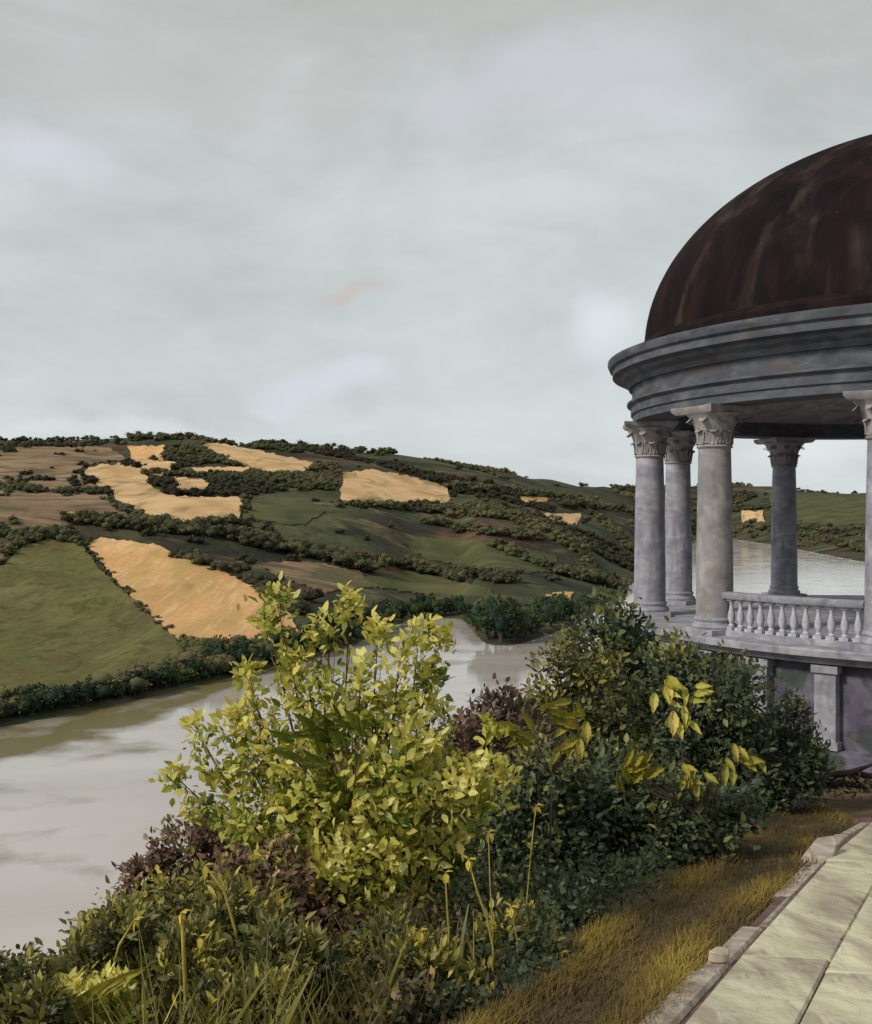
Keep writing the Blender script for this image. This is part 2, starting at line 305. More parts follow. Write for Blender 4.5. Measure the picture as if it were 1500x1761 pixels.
M['leaf_olive'] = mat_leaf('olive_leaf', [(0, (.035, .042, .018)), (.4, (.080, .082, .026)), (.7, (.15, .14, .035)), (1, (.32, .27, .05))], gain=1.4)
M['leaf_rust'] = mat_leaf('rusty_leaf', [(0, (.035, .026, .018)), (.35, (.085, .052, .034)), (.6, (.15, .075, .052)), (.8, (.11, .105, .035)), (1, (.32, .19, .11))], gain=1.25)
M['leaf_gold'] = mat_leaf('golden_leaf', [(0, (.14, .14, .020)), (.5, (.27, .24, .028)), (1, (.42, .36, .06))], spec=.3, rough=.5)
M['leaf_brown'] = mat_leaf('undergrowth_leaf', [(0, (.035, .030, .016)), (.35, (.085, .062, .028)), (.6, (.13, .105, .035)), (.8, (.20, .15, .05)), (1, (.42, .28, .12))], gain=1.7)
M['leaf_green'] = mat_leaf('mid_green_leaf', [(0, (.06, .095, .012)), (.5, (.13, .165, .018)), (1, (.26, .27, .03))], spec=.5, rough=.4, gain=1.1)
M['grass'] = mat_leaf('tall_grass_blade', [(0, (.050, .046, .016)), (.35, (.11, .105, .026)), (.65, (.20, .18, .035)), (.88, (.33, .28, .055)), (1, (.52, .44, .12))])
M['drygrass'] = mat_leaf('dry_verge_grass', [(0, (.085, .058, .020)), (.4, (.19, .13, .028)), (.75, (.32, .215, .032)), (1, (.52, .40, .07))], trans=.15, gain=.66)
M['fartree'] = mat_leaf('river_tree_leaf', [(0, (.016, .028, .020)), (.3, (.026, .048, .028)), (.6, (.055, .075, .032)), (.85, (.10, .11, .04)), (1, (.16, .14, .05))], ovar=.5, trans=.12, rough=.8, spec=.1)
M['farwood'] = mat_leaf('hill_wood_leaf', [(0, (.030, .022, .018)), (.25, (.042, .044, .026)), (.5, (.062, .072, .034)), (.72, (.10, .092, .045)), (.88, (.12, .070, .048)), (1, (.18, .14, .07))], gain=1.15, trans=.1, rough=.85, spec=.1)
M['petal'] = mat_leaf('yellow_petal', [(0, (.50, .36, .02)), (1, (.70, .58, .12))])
M['dead'] = mat_noise('dead_wood', [(.3, (.012, .009, .010)), (.7, (.05, .035, .035))], nscale=12, bump=.6, bscale=30, rough=.6)

# ------------------------------------------------------------------ terrain
WL = -60.0
_px = np.arange(-6000, 9001, 5.0)
def table(pts, sig=24):
    a = np.interp(_px, [p[0] for p in pts], [p[1] for p in pts])
    k = np.exp(-.5 * (np.arange(-60, 61) * 5 / sig) ** 2); k /= k.sum()
    return np.convolve(np.pad(a, 60, mode='edge'), k, mode='valid')
T_RIDGE = table([(-6000, 800), (-1500, 790), (-300, 772), (0, 763), (240, 758), (340, 753), (450, 761), (600, 773), (750, 792), (850, 807), (950, 829), (1030, 840),
                 (1100, 838), (1270, 832), (1370, 843), (1490, 849), (1700, 845), (2500, 830), (9000, 820)], 30)
T_SHORE = 1 / table([(-6000, 1/150), (-400, (1330-880)/108000), (0, (1250-880)/108000), (200, (1212-880)/108000), (400, (1164-880)/108000), (550, (1126-880)/108000),
                     (650, (1092-880)/108000), (705, (1064-880)/108000), (800, (1062-880)/108000), (828, (1108-880)/108000), (880, (1110-880)/108000), (930, (1096-880)/108000),
                     (1000, (1070-880)/108000), (1080, (1010-880)/108000), (1140, (945-880)/108000), (1200, (928-880)/108000), (1265, (927-880)/108000),
                     (1360, (942-880)/108000), (1490, (967-880)/108000), (1700, (1000-880)/108000), (2500, (1050-880)/108000), (9000, 1/300)], 11)
T_RD = table([(-6000, 1300), (0, 1500), (700, 1600), (1000, 1900), (1130, 3000), (1250, 3600), (1500, 3400), (9000, 3000)], 60)
def undul(x, y):
    return (np.sin(x*.011 + 1.3*np.sin(y*.0047)) * np.cos(y*.0083 + 1.1*np.sin(x*.006+2)) * 7 + np.sin(x*.031+y*.017+1)*2.2 + np.sin(x*.013-y*.027)*2.6 + np.sin(x*.07+1.7*np.sin(y*.05))*.3)
def far_z(x, y):
    y = np.maximum(y, 1.0); p = CX + FPX * x / y
    s = np.interp(p, _px, T_SHORE); r = np.interp(p, _px, T_RD); rr = np.interp(p, _px, T_RIDGE)
    zr = (HY - rr) / FPX * r
    t = (y - s) / (r - s); tt = np.clip(t, 0, 1)
    f = .72 * tt + .28 * (tt * tt * (3 - 2 * tt))
    f = f - .035 * np.sin(tt * 2 * np.pi * 2.0) * (1 - tt) * (tt > 0)
    z = WL + .8 * np.clip((y - s) / 4, -6, 1) + (zr - WL) * f + undul(x, y) * np.clip(tt * 6, 0, 1) * .85
    z = np.where(t > 1, np.maximum(z - (y - r) * .07, WL + 2), z)
    return z
PLX = ([-30, 0, 5, 8, 11, 14, 20, 25, 29], [-17, -2.4, .2, 1.7, 3.1, 3.5, 2.9, 4.2, 9.0])
def plane_z(y): return -1.7 - .153 * np.clip(y, -8, 15)
def near_z(x, y):
    x = np.asarray(x, float); y = np.asarray(y, float)
    s = np.maximum(np.interp(y, *PLX) - x, y - 29); s = np.maximum(s, 0)
    g = .18 * s + .85 * np.log1p(np.exp((s - 3.8) * 1.6)) / 1.6 - .85 * np.log1p(np.exp(-3.8*1.6)) / 1.6
    b = (np.sin(x*1.3+.6*np.sin(y*1.1))*np.cos(y*.9) * .06 + np.sin(x*3.1+y*2.3)*.025) * np.clip(s, 0.1, 1)
    return np.maximum(plane_z(y) - g + b, WL - 4)
def nz(x, y): return float(near_z(x, y))

def unproj(px, py):
    """where the line of sight through a pixel meets the far terrain"""
    s = np.interp(px, _px, T_SHORE); r = np.interp(px, _px, T_RD)
    d = np.geomspace(s, r, 900); x = (px - CX) / FPX * d; z = far_z(x, d)
    row = HY - FPX * z / d
    i = np.argmax(row <= py)
    if row[i] > py: i = len(d) - 1
    return float(x[i]), float(d[i])

# far hills : one sheet, fan-shaped grid, finer near
pxs = np.concatenate([np.arange(-5800, -200, 100), np.arange(-200, 1700, 7), np.arange(1700, 8700, 100)])
ds = np.concatenate([np.geomspace(150, 4200, 330), np.geomspace(4400, 14000, 14)])
PX, D = np.meshgrid(pxs, ds); X = (PX - CX) / FPX * D; Z = far_z(X, D)
V = np.stack([X, D, Z], -1).reshape(-1, 3); nc = len(pxs)
i, j = np.meshgrid(np.arange(len(ds) - 1), np.arange(nc - 1), indexing='ij'); a = (i * nc + j).ravel()
me = npmesh('hills', V, np.stack([a, a + 1, a + nc + 1, a + nc], -1))
tag(link('hills', me, None, M['hill'], True), kind='structure')
# near hillside
ys = np.concatenate([np.linspace(-25, 2, 28), np.linspace(2.15, 20, 120), np.linspace(20.5, 110, 90)])
xs = np.concatenate([np.linspace(-110, -10, 70), np.linspace(-9.85, 14, 160), np.linspace(14.5, 60, 50)])
XX, YY = np.meshgrid(xs, ys); ZZ = near_z(XX, YY); nc = len(xs)
V = np.stack([XX, YY, ZZ], -1).reshape(-1, 3)
i, j = np.meshgrid(np.arange(len(ys) - 1), np.arange(nc - 1), indexing='ij'); a = (i * nc + j).ravel()
me = npmesh('hillside', V, np.stack([a, a + 1, a + nc + 1, a + nc], -1))
tag(link('hillside', me, None, M['soil'], True), kind='structure')
# river
pr = np.concatenate([np.arange(-5600, -200, 200), np.arange(-200, 1700, 10), np.arange(1700, 8600, 200)])
dr_ = np.concatenate([[2, 20, 60], np.geomspace(90, 600, 240), np.geomspace(610, 9000, 60)])
PX, D = np.meshgrid(pr, dr_); X = (PX - CX) / FPX * D
V = np.stack([X, D, np.full(X.shape, WL)], -1).reshape(-1, 3); nc = len(pr)
i, j = np.meshgrid(np.arange(len(dr_) - 1), np.arange(nc - 1), indexing='ij'); a = (i * nc + j).ravel()
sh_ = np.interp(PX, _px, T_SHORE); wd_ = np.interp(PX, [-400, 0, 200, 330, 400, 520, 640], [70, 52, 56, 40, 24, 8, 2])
bank_refl = 1 - np.clip(((sh_ - D) / wd_ - .55) / .6, 0, 1); bank_refl = bank_refl * bank_refl * (3 - 2 * bank_refl)  # mask for the far bank's reflection, painted into the water as an olive band
me = npmesh('river', V, np.stack([a, a + 1, a + nc + 1, a + nc], -1), bank_refl.ravel())
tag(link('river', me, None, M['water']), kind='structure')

# ------------------------------------------------------------------ fields draped over the hills
def inpoly(px, py, poly):
    px = np.asarray(px); py = np.asarray(py); c = np.zeros(px.shape, bool); n = len(poly)
    for k in range(n):
        x1, y1 = poly[k]; x2, y2 = poly[(k+1) % n]
        if y1 == y2: continue
        c ^= ((y1 > py) != (y2 > py)) & (px < (x2-x1)*(py-y1)/(y2-y1) + x1)
    return c
FIELDS = []
def field(name, poly, mat, lift=.55, step=9, jag=3.6):
    rnd = random.Random(len(FIELDS) + 3)
    FIELDS.append(poly); b = []
    n = len(poly)
    for k in range(n):
        x1, y1 = poly[k]; x2, y2 = poly[(k+1) % n]; L_ = math.hypot(x2-x1, y2-y1); m = max(1, int(L_ / 6))
        for q in range(m):
            t = q / m; b.append((x1+(x2-x1)*t + rnd.uniform(-jag, jag)*.8, y1+(y2-y1)*t + rnd.uniform(-jag, jag)*.5))
    xs_ = [p[0] for p in b]; ys_ = [p[1] for p in b]; inner = []
    gy = min(ys_)
    while gy < max(ys_):
        gx = min(xs_)
        while gx < max(xs_):
            if inpoly(gx, gy, b): inner.append((gx, gy))
            gx += step
        gy += step * .55
    pts = [unproj(*p) for p in b + inner]
    nb = len(b)
    vo, eo, fo, *_ = delaunay_2d_cdt([Vector(p) for p in pts], [(k, (k+1) % nb) for k in range(nb)], [], 1, .01)
    vs = []
    for v in vo:
        vs.append((v.x, v.y, float(far_z(v.x, v.y)) + lift + v.y * .0009))
    nv = len(vs)
    me = bpy.data.meshes.new(name); me.from_pydata(vs, [], [tuple(f) for f in fo]); me.update()
    bm = bmesh.new(); bm.from_mesh(me); bmesh.ops.recalc_face_normals(bm, faces=bm.faces)
    if sum(f.normal.z for f in bm.faces) < 0: bmesh.ops.reverse_faces(bm, faces=bm.faces)
    be = [e_ for e_ in bm.edges if len(e_.link_faces) == 1]        # crop edge: sides down to the ground
    ex = bmesh.ops.extrude_edge_only(bm, edges=be)
    for v in ex['geom']:
        if isinstance(v, bmesh.types.BMVert): v.co.z -= lift + 2
    bm.to_mesh(me); bm.free()
    return tag(link(name, me, None, mat), kind='structure')
field('wheat_field', [(148,936),(175,928),(262,938),(330,965),(400,990),(450,1020),(500,1060),(522,1108),(430,1120),(330,1118),(260,1060),(200,1000)], M['wheat'])
field('green_field', [(18,965),(40,940),(80,930),(140,930),(165,975),(240,1045),(322,1120),(345,1150),(230,1180),(60,1222),(0,1228),(-120,1235),(-30,1000)], M['pasture'], .4)
field('wheat_field', [(135,812),(175,800),(242,806),(262,838),(290,855),(415,857),(413,893),(330,897),(295,906),(255,898),(190,850)], M['stubble'])
field('stubble_field', [(200,797),(245,792),(300,797),(290,817),(255,818),(246,804)], M['stubble'], .5)
field('wheat_field', [(220,770),(280,768),(283,793),(225,791)], M['wheat'])
field('wheat_field', [(345,768),(375,763),(440,775),(540,797),(520,815),(490,820),(400,795)], M['stubble'])
field('stubble_field', [(300,822),(360,828),(355,850),(300,850)], M['stubble'], .5)
field('wheat_field', [(590,815),(640,809),(700,820),(770,840),(775,860),(750,873),(690,865),(585,862)], M['stubble'])
field('wheat_field', [(895,856),(950,856),(940,865),(900,865)], M['wheat'])
field('wheat_field', [(935,885),(1000,884),(995,900),(955,903)], M['stubble'])
field('wheat_field', [(940,1024),(985,1020),(982,1052),(955,1045)], M['wheat'])
field('stubble_field', [(320,806),(430,805),(425,812),(330,813)], M['stubble'], .5)
field('wheat_field', [(1273,881),(1312,880),(1314,897),(1276,898)], M['stubble'])
field('stubble_field', [(112,885),(128,881),(140,893),(120,895)], M['stubble'], .5)
NF = len(FIELDS)
field('heath', [(-160,775),(60,768),(190,772),(215,790),(150,800),(130,812),(160,835),(190,860),(235,895),(180,893),(110,905),(60,925),(20,945),(-20,990),(-120,1000),(-200,900)], M['heath'], .4, jag=5)
field('heath', [(440,972),(520,965),(620,985),(640,1010),(560,1020),(500,1000)], M['heath'], .4, jag=4)
field('meadow', [(690,935),(760,925),(860,935),(960,958),(950,985),(860,985),(740,965)], M['meadow'], .3, jag=5)
field('meadow', [(415,862),(520,856),(560,880),(520,905),(420,895)], M['meadow'], .3, jag=4)
field('meadow', [(590,1000),(700,985),(830,1010),(860,1030),(700,1020)], M['meadow'], .3, jag=4)
field('meadow', [(1320,850),(1500,856),(1520,900),(1400,905),(1330,890)], M['meadow'], .4)

# ------------------------------------------------------------------ leaves
def unit(v): return v / np.maximum(np.linalg.norm(v, axis=-1, keepdims=True), 1e-9)
def leaf_arrays(C, Dv, Nv, Ln, Wd, fine=True):
    """pointed folded leaves: base at C, along Dv, flat side towards Nv"""
    Dv = unit(Dv); S = unit(np.cross(Dv, Nv)); U = np.cross(S, Dv); n = len(C)
    Ln = Ln[:, None]; Wd = Wd[:, None]
    if fine:
        a = C; b = C + Dv*Ln*.38 + S*Wd*.5 + U*Wd*.12; c = C + Dv*Ln*.75 + S*Wd*.34 - U*Ln*.03
        d = C + Dv*Ln - U*Ln*.12; e = C + Dv*Ln*.75 - S*Wd*.34 - U*Ln*.03; f = C + Dv*Ln*.38 - S*Wd*.5 + U*Wd*.12; g = C + Dv*Ln*.5 - U*Wd*.03
        V = np.stack([a, b, c, d, e, f, g], 1).reshape(-1, 3)
        T = np.array([(0,1,6),(1,2,6),(2,3,6),(3,4,6),(4,5,6),(5,0,6)])
        F = (np.arange(n)[:, None, None]*7 + T[None]).reshape(-1, 3); k = 7
    else:
        V = np.stack([C, C + Dv*Ln*.5 + S*Wd*.5, C + Dv*Ln, C + Dv*Ln*.5 - S*Wd*.5], 1).reshape(-1, 3)
        F = (np.arange(n)[:, None]*4 + np.arange(4)[None]); k = 4
    return V, F, k
def leaf_obj(name, C, Dv, Nv, Ln, Wd, tint, mat, parent=None, fine=True):
    V, F, k = leaf_arrays(C, Dv, Nv, Ln, Wd, fine)
    return link(name, npmesh(name, V, F, np.repeat(tint, k)), parent, mat)
def rv(n): return unit(RNG.normal(size=(n, 3)))

def P(px, py, d): return Vector(((px - CX) / FPX * d, d, (HY - py) / FPX * d))

def shrub(name, label, cat, basepx, d, lobes, nl, size, mat, up=.5, stems=True, clus=26, spread=.17, tb=.5, tv=.28, parts=0, group=None, leafasp=.45, shell=.35, depth=1.0, bigmat=None, topbias=.25, fine=True, parent_leaf='leaf', along=.0, stemr=1.0, minclus=6):
    """lobes: (px, py, rx, ry[, ddepth]) measured at distance d -> ellipsoids in the world"""
    bx = (basepx - CX) / FPX * d; bz = nz(bx, d)
    root = empty(name, (bx, d, bz), label, cat, group)
    Cs = []; Rs = []
    for lo in lobes:
        dd = d + (lo[4] if len(lo) > 4 else 0)
        c = P(lo[0], lo[1], dd); Cs.append(np.array(c)); Rs.append(np.array((lo[2]/FPX*dd, (lo[2]+lo[3])/2/FPX*dd*depth, lo[3]/FPX*dd)))
    Cs = np.array(Cs); Rs = np.array(Rs); vol = Rs.prod(1); w_ = vol ** .75; w_ /= w_.sum()
    org = np.array((bx, d, bz))
    cl = []; li = []
    for k, lo in enumerate(lobes):
        m = max(minclus, int(clus * len(lobes) * w_[k]))
        q = rv(m) * (RNG.uniform(size=(m, 1)) ** shell)
        cl.append(Cs[k] + q * Rs[k]); li += [k] * m
    cl = np.concatenate(cl); li = np.array(li)
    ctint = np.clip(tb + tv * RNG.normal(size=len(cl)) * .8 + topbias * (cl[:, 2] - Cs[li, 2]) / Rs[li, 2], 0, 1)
    ix = RNG.integers(0, len(cl), nl)
    rad = Rs[li[ix]].mean(1, keepdims=True)
    C = cl[ix] + RNG.normal(size=(nl, 3)) * np.maximum(rad * spread, .035 if along else 0)
    out = unit(C - Cs[li[ix]])
    if along:                                    # leaves set along the branches, not only at their ends
        na = int(nl * along); kk = RNG.integers(0, len(lobes), na); tt_ = RNG.uniform(.42, 1.02, (na, 1))
        C[:na] = org + (Cs[kk] - org) * tt_ + RNG.normal(size=(na, 3)) * (.035 + .35 * Rs[kk].mean(1, keepdims=True) * tt_)
        out[:na] = unit(RNG.normal(size=(na, 3)))
    Dv = out * .7 + np.array((0, 0, up)) + rv(nl) * 1.05
    Nv = out * .5 + np.array((0, -.2, .8)) + rv(nl) * .6
    Ln = size * RNG.uniform(.4, 1.5, nl); Wd = Ln * leafasp * RNG.uniform(.8, 1.3, nl)
    T = np.clip(ctint[ix] + RNG.normal(size=nl) * .13, 0, 1)
    C = C - org
    if parts:
        o_ = np.argsort(-Ln * (1 - .0 * C[:, 1]))[:parts]
        rest = np.ones(nl, bool); rest[o_] = False
        variants = []
        for v in range(6):
            one = leaf_arrays(np.zeros((1, 3)), np.array([[0, 0, 1.]]), np.array([[0, -1., 0]]), np.array([1.]), np.array([leafasp * (.8 + .09 * v)]))
            mm = npmesh('leaf', one[0], one[1], np.full(7, v / 5)); mm.materials.append(bigmat or mat); variants.append(mm)
        for q in o_:
            dv = Vector(Dv[q]).normalized(); nv = Vector(Nv[q]); s_ = dv.cross(nv).normalized(); u_ = s_.cross(dv)
            mt = Matrix((( s_.x, -u_.x, dv.x), (s_.y, -u_.y, dv.y), (s_.z, -u_.z, dv.z)))
            ob = bpy.data.objects.new(parent_leaf, variants[int(min(5, T[q] * 6))]); COL.objects.link(ob); ob.parent = root
            ob.matrix_local = Matrix.Translation(Vector(C[q])) @ mt.to_4x4() @ Matrix.Scale(float(Ln[q]), 4)
        C, Dv, Nv, Ln, Wd, T = C[rest], Dv[rest], Nv[rest], Ln[rest], Wd[rest], T[rest]
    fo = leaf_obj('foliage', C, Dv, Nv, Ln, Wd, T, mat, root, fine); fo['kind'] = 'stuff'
    if stems:
        mb = MB()
        for k in range(len(lobes)):
            c = Vector(Cs[k] - org); r0 = (.012 + .010 * float(Rs[k].mean())) * stemr
            mid = c * .5 + Vector((random.uniform(-.1, .1), random.uniform(-.1, .1), random.uniform(-.05, .15))) * c.length * .5
            start = Vector((random.uniform(-.05, .05), random.uniform(-.05, .05), -.1))
            mb.tube([start, start*.3 + mid*.6, mid, c], [r0*1.6, r0*1.25, r0, r0*.5], 6)
            ks = np.where(li == k)[0]
            for q in ks[:14]:
                e_ = Vector(cl[q] - org); s0 = mid.lerp(c, random.uniform(.1, .95))
                m2_ = s0.lerp(e_, .55) + Vector((0, 0, -.06 * (e_ - s0).length))
                mb.tube([s0, m2_, e_], [r0*.55, r0*.4, r0*.18], 5)
        mb.build('stem', M['bark'], root, True)
    return root

# ------------------------------------------------------------------ gazebo
GX, GY = 10.03, 21.0
FLOOR, ENT = -2.15, 1.86
gaz = empty('gazebo', (GX, GY, -4.1), 'round grey stone gazebo with dark domed roof overlooking the river', 'gazebo')
th0 = math.atan2(-GY, -GX)                      # angle of the side facing the viewer; phi grows towards the photograph's left
def ang(phi): return th0 - R_(phi)
zb = -4.1                                        # z of the empty; parts are given in local coordinates
def gz(z): return z - zb
RC = 5.63
# dome
prof = []
for k in range(33):
    a_ = k / 32 * math.pi / 2
    prof.append((5.74 * math.cos(a_) ** .92 if k < 32 else .001, gz(3.42) + 3.92 * math.sin(a_)))
mb = MB(); mb.lathe(prof, 96); dome = mb.build('dome', M['dome'], gaz, True)
mb = MB(); mb.lathe([(5.7, gz(3.1)), (5.93, gz(3.1)), (5.93, gz(3.34)), (5.86, gz(3.42)), (5.80, gz(3.46)), (5.70, gz(3.46))], 96, closed=True)
mb.build('dome_band', M['dome_band'], gaz, angle=35)
mb = MB(); mb.lathe([(.30, gz(7.26)), (.34, gz(7.40)), (.16, gz(7.85)), (.12, gz(8.0)), (.22, gz(8.12)), (.26, gz(8.25)), (.2, gz(8.4)), (.05, gz(8.55)), (.02, gz(9.0)), (.001, gz(9.0))], 20)
mb.build('finial', M['dome_band'], gaz, True)
# entablature ring with its mouldings
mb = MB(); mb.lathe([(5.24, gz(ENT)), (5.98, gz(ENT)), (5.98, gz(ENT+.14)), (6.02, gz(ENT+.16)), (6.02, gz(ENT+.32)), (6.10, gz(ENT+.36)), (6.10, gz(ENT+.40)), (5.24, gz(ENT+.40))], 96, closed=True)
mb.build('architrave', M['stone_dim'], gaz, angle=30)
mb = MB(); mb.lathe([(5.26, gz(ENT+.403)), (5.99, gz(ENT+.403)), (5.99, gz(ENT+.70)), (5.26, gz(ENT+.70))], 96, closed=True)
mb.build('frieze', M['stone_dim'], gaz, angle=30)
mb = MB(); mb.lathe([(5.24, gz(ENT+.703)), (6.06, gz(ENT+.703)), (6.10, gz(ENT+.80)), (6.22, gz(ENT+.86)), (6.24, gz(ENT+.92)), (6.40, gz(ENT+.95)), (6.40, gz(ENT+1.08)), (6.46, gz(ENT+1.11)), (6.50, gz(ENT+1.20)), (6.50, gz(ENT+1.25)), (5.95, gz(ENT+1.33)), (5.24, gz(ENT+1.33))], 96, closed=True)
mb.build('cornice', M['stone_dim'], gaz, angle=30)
mb = MB(); mb.lathe([(.001, gz(2.75)), (2.5, gz(2.68)), (4.4, gz(2.45)), (5.25, gz(2.2))], 64); mb.build('ceiling', M['stone_warm'], gaz, True)
# columns
sh = MB(); nfl = 20; segs = nfl * 4; zs = [0.30, .55, 1.1, 1.7, 2.3, 2.9, 3.28]
vs = []; fs = []
for i_, z_ in enumerate(zs):
    t = (z_ - .3) / 2.98; r = .325 - .045 * t ** 1.6
    for k in range(segs):
        rr_ = r; a_ = 2*math.pi*k/segs
        vs.append((rr_*math.cos(a_), rr_*math.sin(a_), z_))
for i_ in range(len(zs)-1):
    for k in range(segs): fs.append((i_*segs+k, i_*segs+(k+1) % segs, (i_+1)*segs+(k+1) % segs, (i_+1)*segs+k))
sh.add(vs, fs)
o_sh = sh.build('shaft', M['stone'], None, angle=40); me_sh = o_sh.data; bpy.data.objects.remove(o_sh)
bs = MB(); bs.box((0, 0, .05), (.80, .80, .10)); bs.lathe([(.001, .10), (.38, .10), (.395, .13), (.38, .175), (.345, .185), (.335, .215), (.35, .235), (.355, .265), (.34, .285), (.327, .30), (.001, .30)], 28)
o_b = bs.build('base', M['stone'], None, angle=35); me_b = o_b.data; bpy.data.objects.remove(o_b)
cp = MB(); H0 = 3.28; HT = ENT - FLOOR
cp.lathe([(.001, H0), (.26, H0), (.275, H0+.025), (.26, H0+.05), (.245, H0+.06), (.255, H0+.20), (.30, H0+.38), (.38, H0+.54), (.43, H0+.60), (.001, H0+.60)], 28)
def acan(ang_, z0, h, r0, out, wd):
    vs = []; m_ = 6
    for k in range(m_ + 1):
        t = k / m_; r = r0 + out * t ** 2.4 + .015; z = z0 + h * (math.sin(min(1, t*1.12)*math.pi/2)) - (h*.20 * max(0, t-.78)/.22)
        ww = wd * (.55 + .45 * math.sin(t*math.pi*.85)) * (1 - .6*max(0, t-.7)/.3)
        for s_ in (-1, -.5, 0, .5, 1):
            rr_ = r + (.018 if s_ == 0 else (.0 if abs(s_) == .5 else .010)); y_ = s_ * ww / 2
            for dr in (0,):
                vs.append((rr_*math.cos(ang_) - y_*math.sin(ang_), rr_*math.sin(ang_) + y_*math.cos(ang_), z))
    fs = [(k*5+q, k*5+q+1, (k+1)*5+q+1, (k+1)*5+q) for k in range(m_) for q in range(4)]
    b_ = len(vs); inner = [(x_*.93, y_*.93, z_-.01) for x_, y_, z_ in vs]
    fs += [tuple(i2 + b_ for i2 in reversed(f)) for f in fs]
    cp.add(vs + inner, fs)
for k in range(8): acan(k*math.pi/4, H0+.06, .26, .245, .08, .20)
for k in range(8): acan((k+.5)*math.pi/4, H0+.08, .46, .245, .17, .20)
# abacus with hollow sides
n_ = 8; ring = []
for sd_ in range(4):
    for q in range(n_):
        t = q / n_ * 2 - 1; r = .44 - .07 * (1 - t*t); a_ = sd_ * math.pi/2
        x_, y_ = r, t * .44
        ring.append((x_*math.cos(a_) - y_*math.sin(a_), x_*math.sin(a_) + y_*math.cos(a_)))
vs = [(x_*.95, y_*.95, H0+.60) for x_, y_ in ring] + [(x_*1.06, y_*1.06, H0+.66) for x_, y_ in ring] + [(x_*1.06, y_*1.06, HT-.002) for x_, y_ in ring]; m_ = len(ring)
fs = [(l_*m_+k, l_*m_+(k+1) % m_, (l_+1)*m_+(k+1) % m_, (l_+1)*m_+k) for l_ in range(2) for k in range(m_)] + [tuple(range(m_-1, -1, -1)), tuple(2*m_+k for k in range(m_))]
cp.add(vs, fs)
o_c = cp.build('capital', M['stone_warm'], None, angle=45); me_c = o_c.data; bpy.data.objects.remove(o_c)
me_shw = me_sh.copy(); me_shw.materials.clear(); me_shw.materials.append(M['stone_warm'])
PHI = [7, 39, 73, 104, 142, 178, -21, -52, -84, -116, -149]
for phi in PHI:
    a_ = ang(phi); c = empty('column', (RC*math.cos(a_), RC*math.sin(a_), gz(FLOOR))); c.parent = gaz; c.rotation_euler.z = a_
    for nm, me_ in (('shaft', me_shw if phi == 39 else me_sh), ('base', me_b), ('capital', me_c)):
        q = bpy.data.objects.new(nm, me_); COL.objects.link(q); q.parent = c
        if nm == 'capital': q.scale = (1.16, 1.16, 1)
    if phi == 39: c['label'] = 'brown stained front column'
# platform, basement
mb = MB(); mb.lathe([(.001, gz(FLOOR)), (6.12, gz(FLOOR)), (6.16, gz(FLOOR-.03)), (6.16, gz(FLOOR-.12)), (6.08, gz(FLOOR-.16)), (6.02, gz(FLOOR-.24)), (5.9, gz(FLOOR-.26)), (.001, gz(FLOOR-.26))], 96)
mb.build('platform', M['stone'], gaz, angle=30)
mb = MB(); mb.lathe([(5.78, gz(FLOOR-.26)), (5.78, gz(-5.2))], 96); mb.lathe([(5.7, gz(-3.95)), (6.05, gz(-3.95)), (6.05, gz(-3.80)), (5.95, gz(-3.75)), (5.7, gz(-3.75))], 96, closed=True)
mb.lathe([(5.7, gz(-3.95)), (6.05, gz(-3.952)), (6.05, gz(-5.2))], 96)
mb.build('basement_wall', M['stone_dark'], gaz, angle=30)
pm = MB(); pm.box((5.83, 0, 0), (.24, .34, 1.32)); pm.box((5.85, 0, .60), (.28, .42, .12)); pm.box((5.85, 0, -.60), (.28, .42, .12))
o_p = pm.build('pilaster', M['stone'], None); me_p = o_p.data; bpy.data.objects.remove(o_p)
for k in range(-5, 9):
    q = bpy.data.objects.new('pilaster', me_p); COL.objects.link(q); q.parent = gaz; q.location = (0, 0, gz(-3.08)); q.rotation_euler.z = ang(k*11.2 + 4.2)
# balusters
bl = MB(); bl.box((0, 0, .03), (.14, .14, .06)); bl.lathe([(.001, .06), (.05, .06), (.055, .09), (.035, .12), (.045, .16), (.068, .24), (.062, .32), (.035, .44), (.028, .52), (.042, .56), (.042, .58), (.001, .58)], 12); bl.box((0, 0, .605), (.12, .12, .05))
o_l = bl.build('baluster', M['stone_pale'], None, angle=40); me_l = o_l.data; bpy.data.objects.remove(o_l)
for (p0, p1) in ((7, 39), (-21, 7), (-52, -21)):
    b = empty('balustrade', (0, 0, gz(FLOOR))); b.parent = gaz; b.scale = (1, 1, .86); g0, g1 = p0 + 3.2, p1 - 3.2
    aa, bb = min(ang(g0), ang(g1)), max(ang(g0), ang(g1))
    mb = MB(); mb.lathe([(5.52, .75), (5.50, .79), (5.50, .86), (5.53, .88), (5.73, .88), (5.76, .86), (5.76, .79), (5.74, .75)], 16, a0=aa, a1=bb, closed=True); mb.build('rail', M['stone'], b, angle=40)
    mb = MB(); mb.lathe([(5.52, .002), (5.52, .12), (5.74, .12), (5.74, .002)], 16, a0=aa, a1=bb, closed=True); mb.build('plinth', M['stone'], b, angle=40)
    nb_ = 12
    for k in range(nb_):
        a_ = ang(g0 + (g1-g0)*(k+.5)/nb_); q = bpy.data.objects.new('baluster', me_l); COL.objects.link(q); q.parent = b
        q.location = (RC*math.cos(a_), RC*math.sin(a_), .12); q.rotation_euler.z = a_

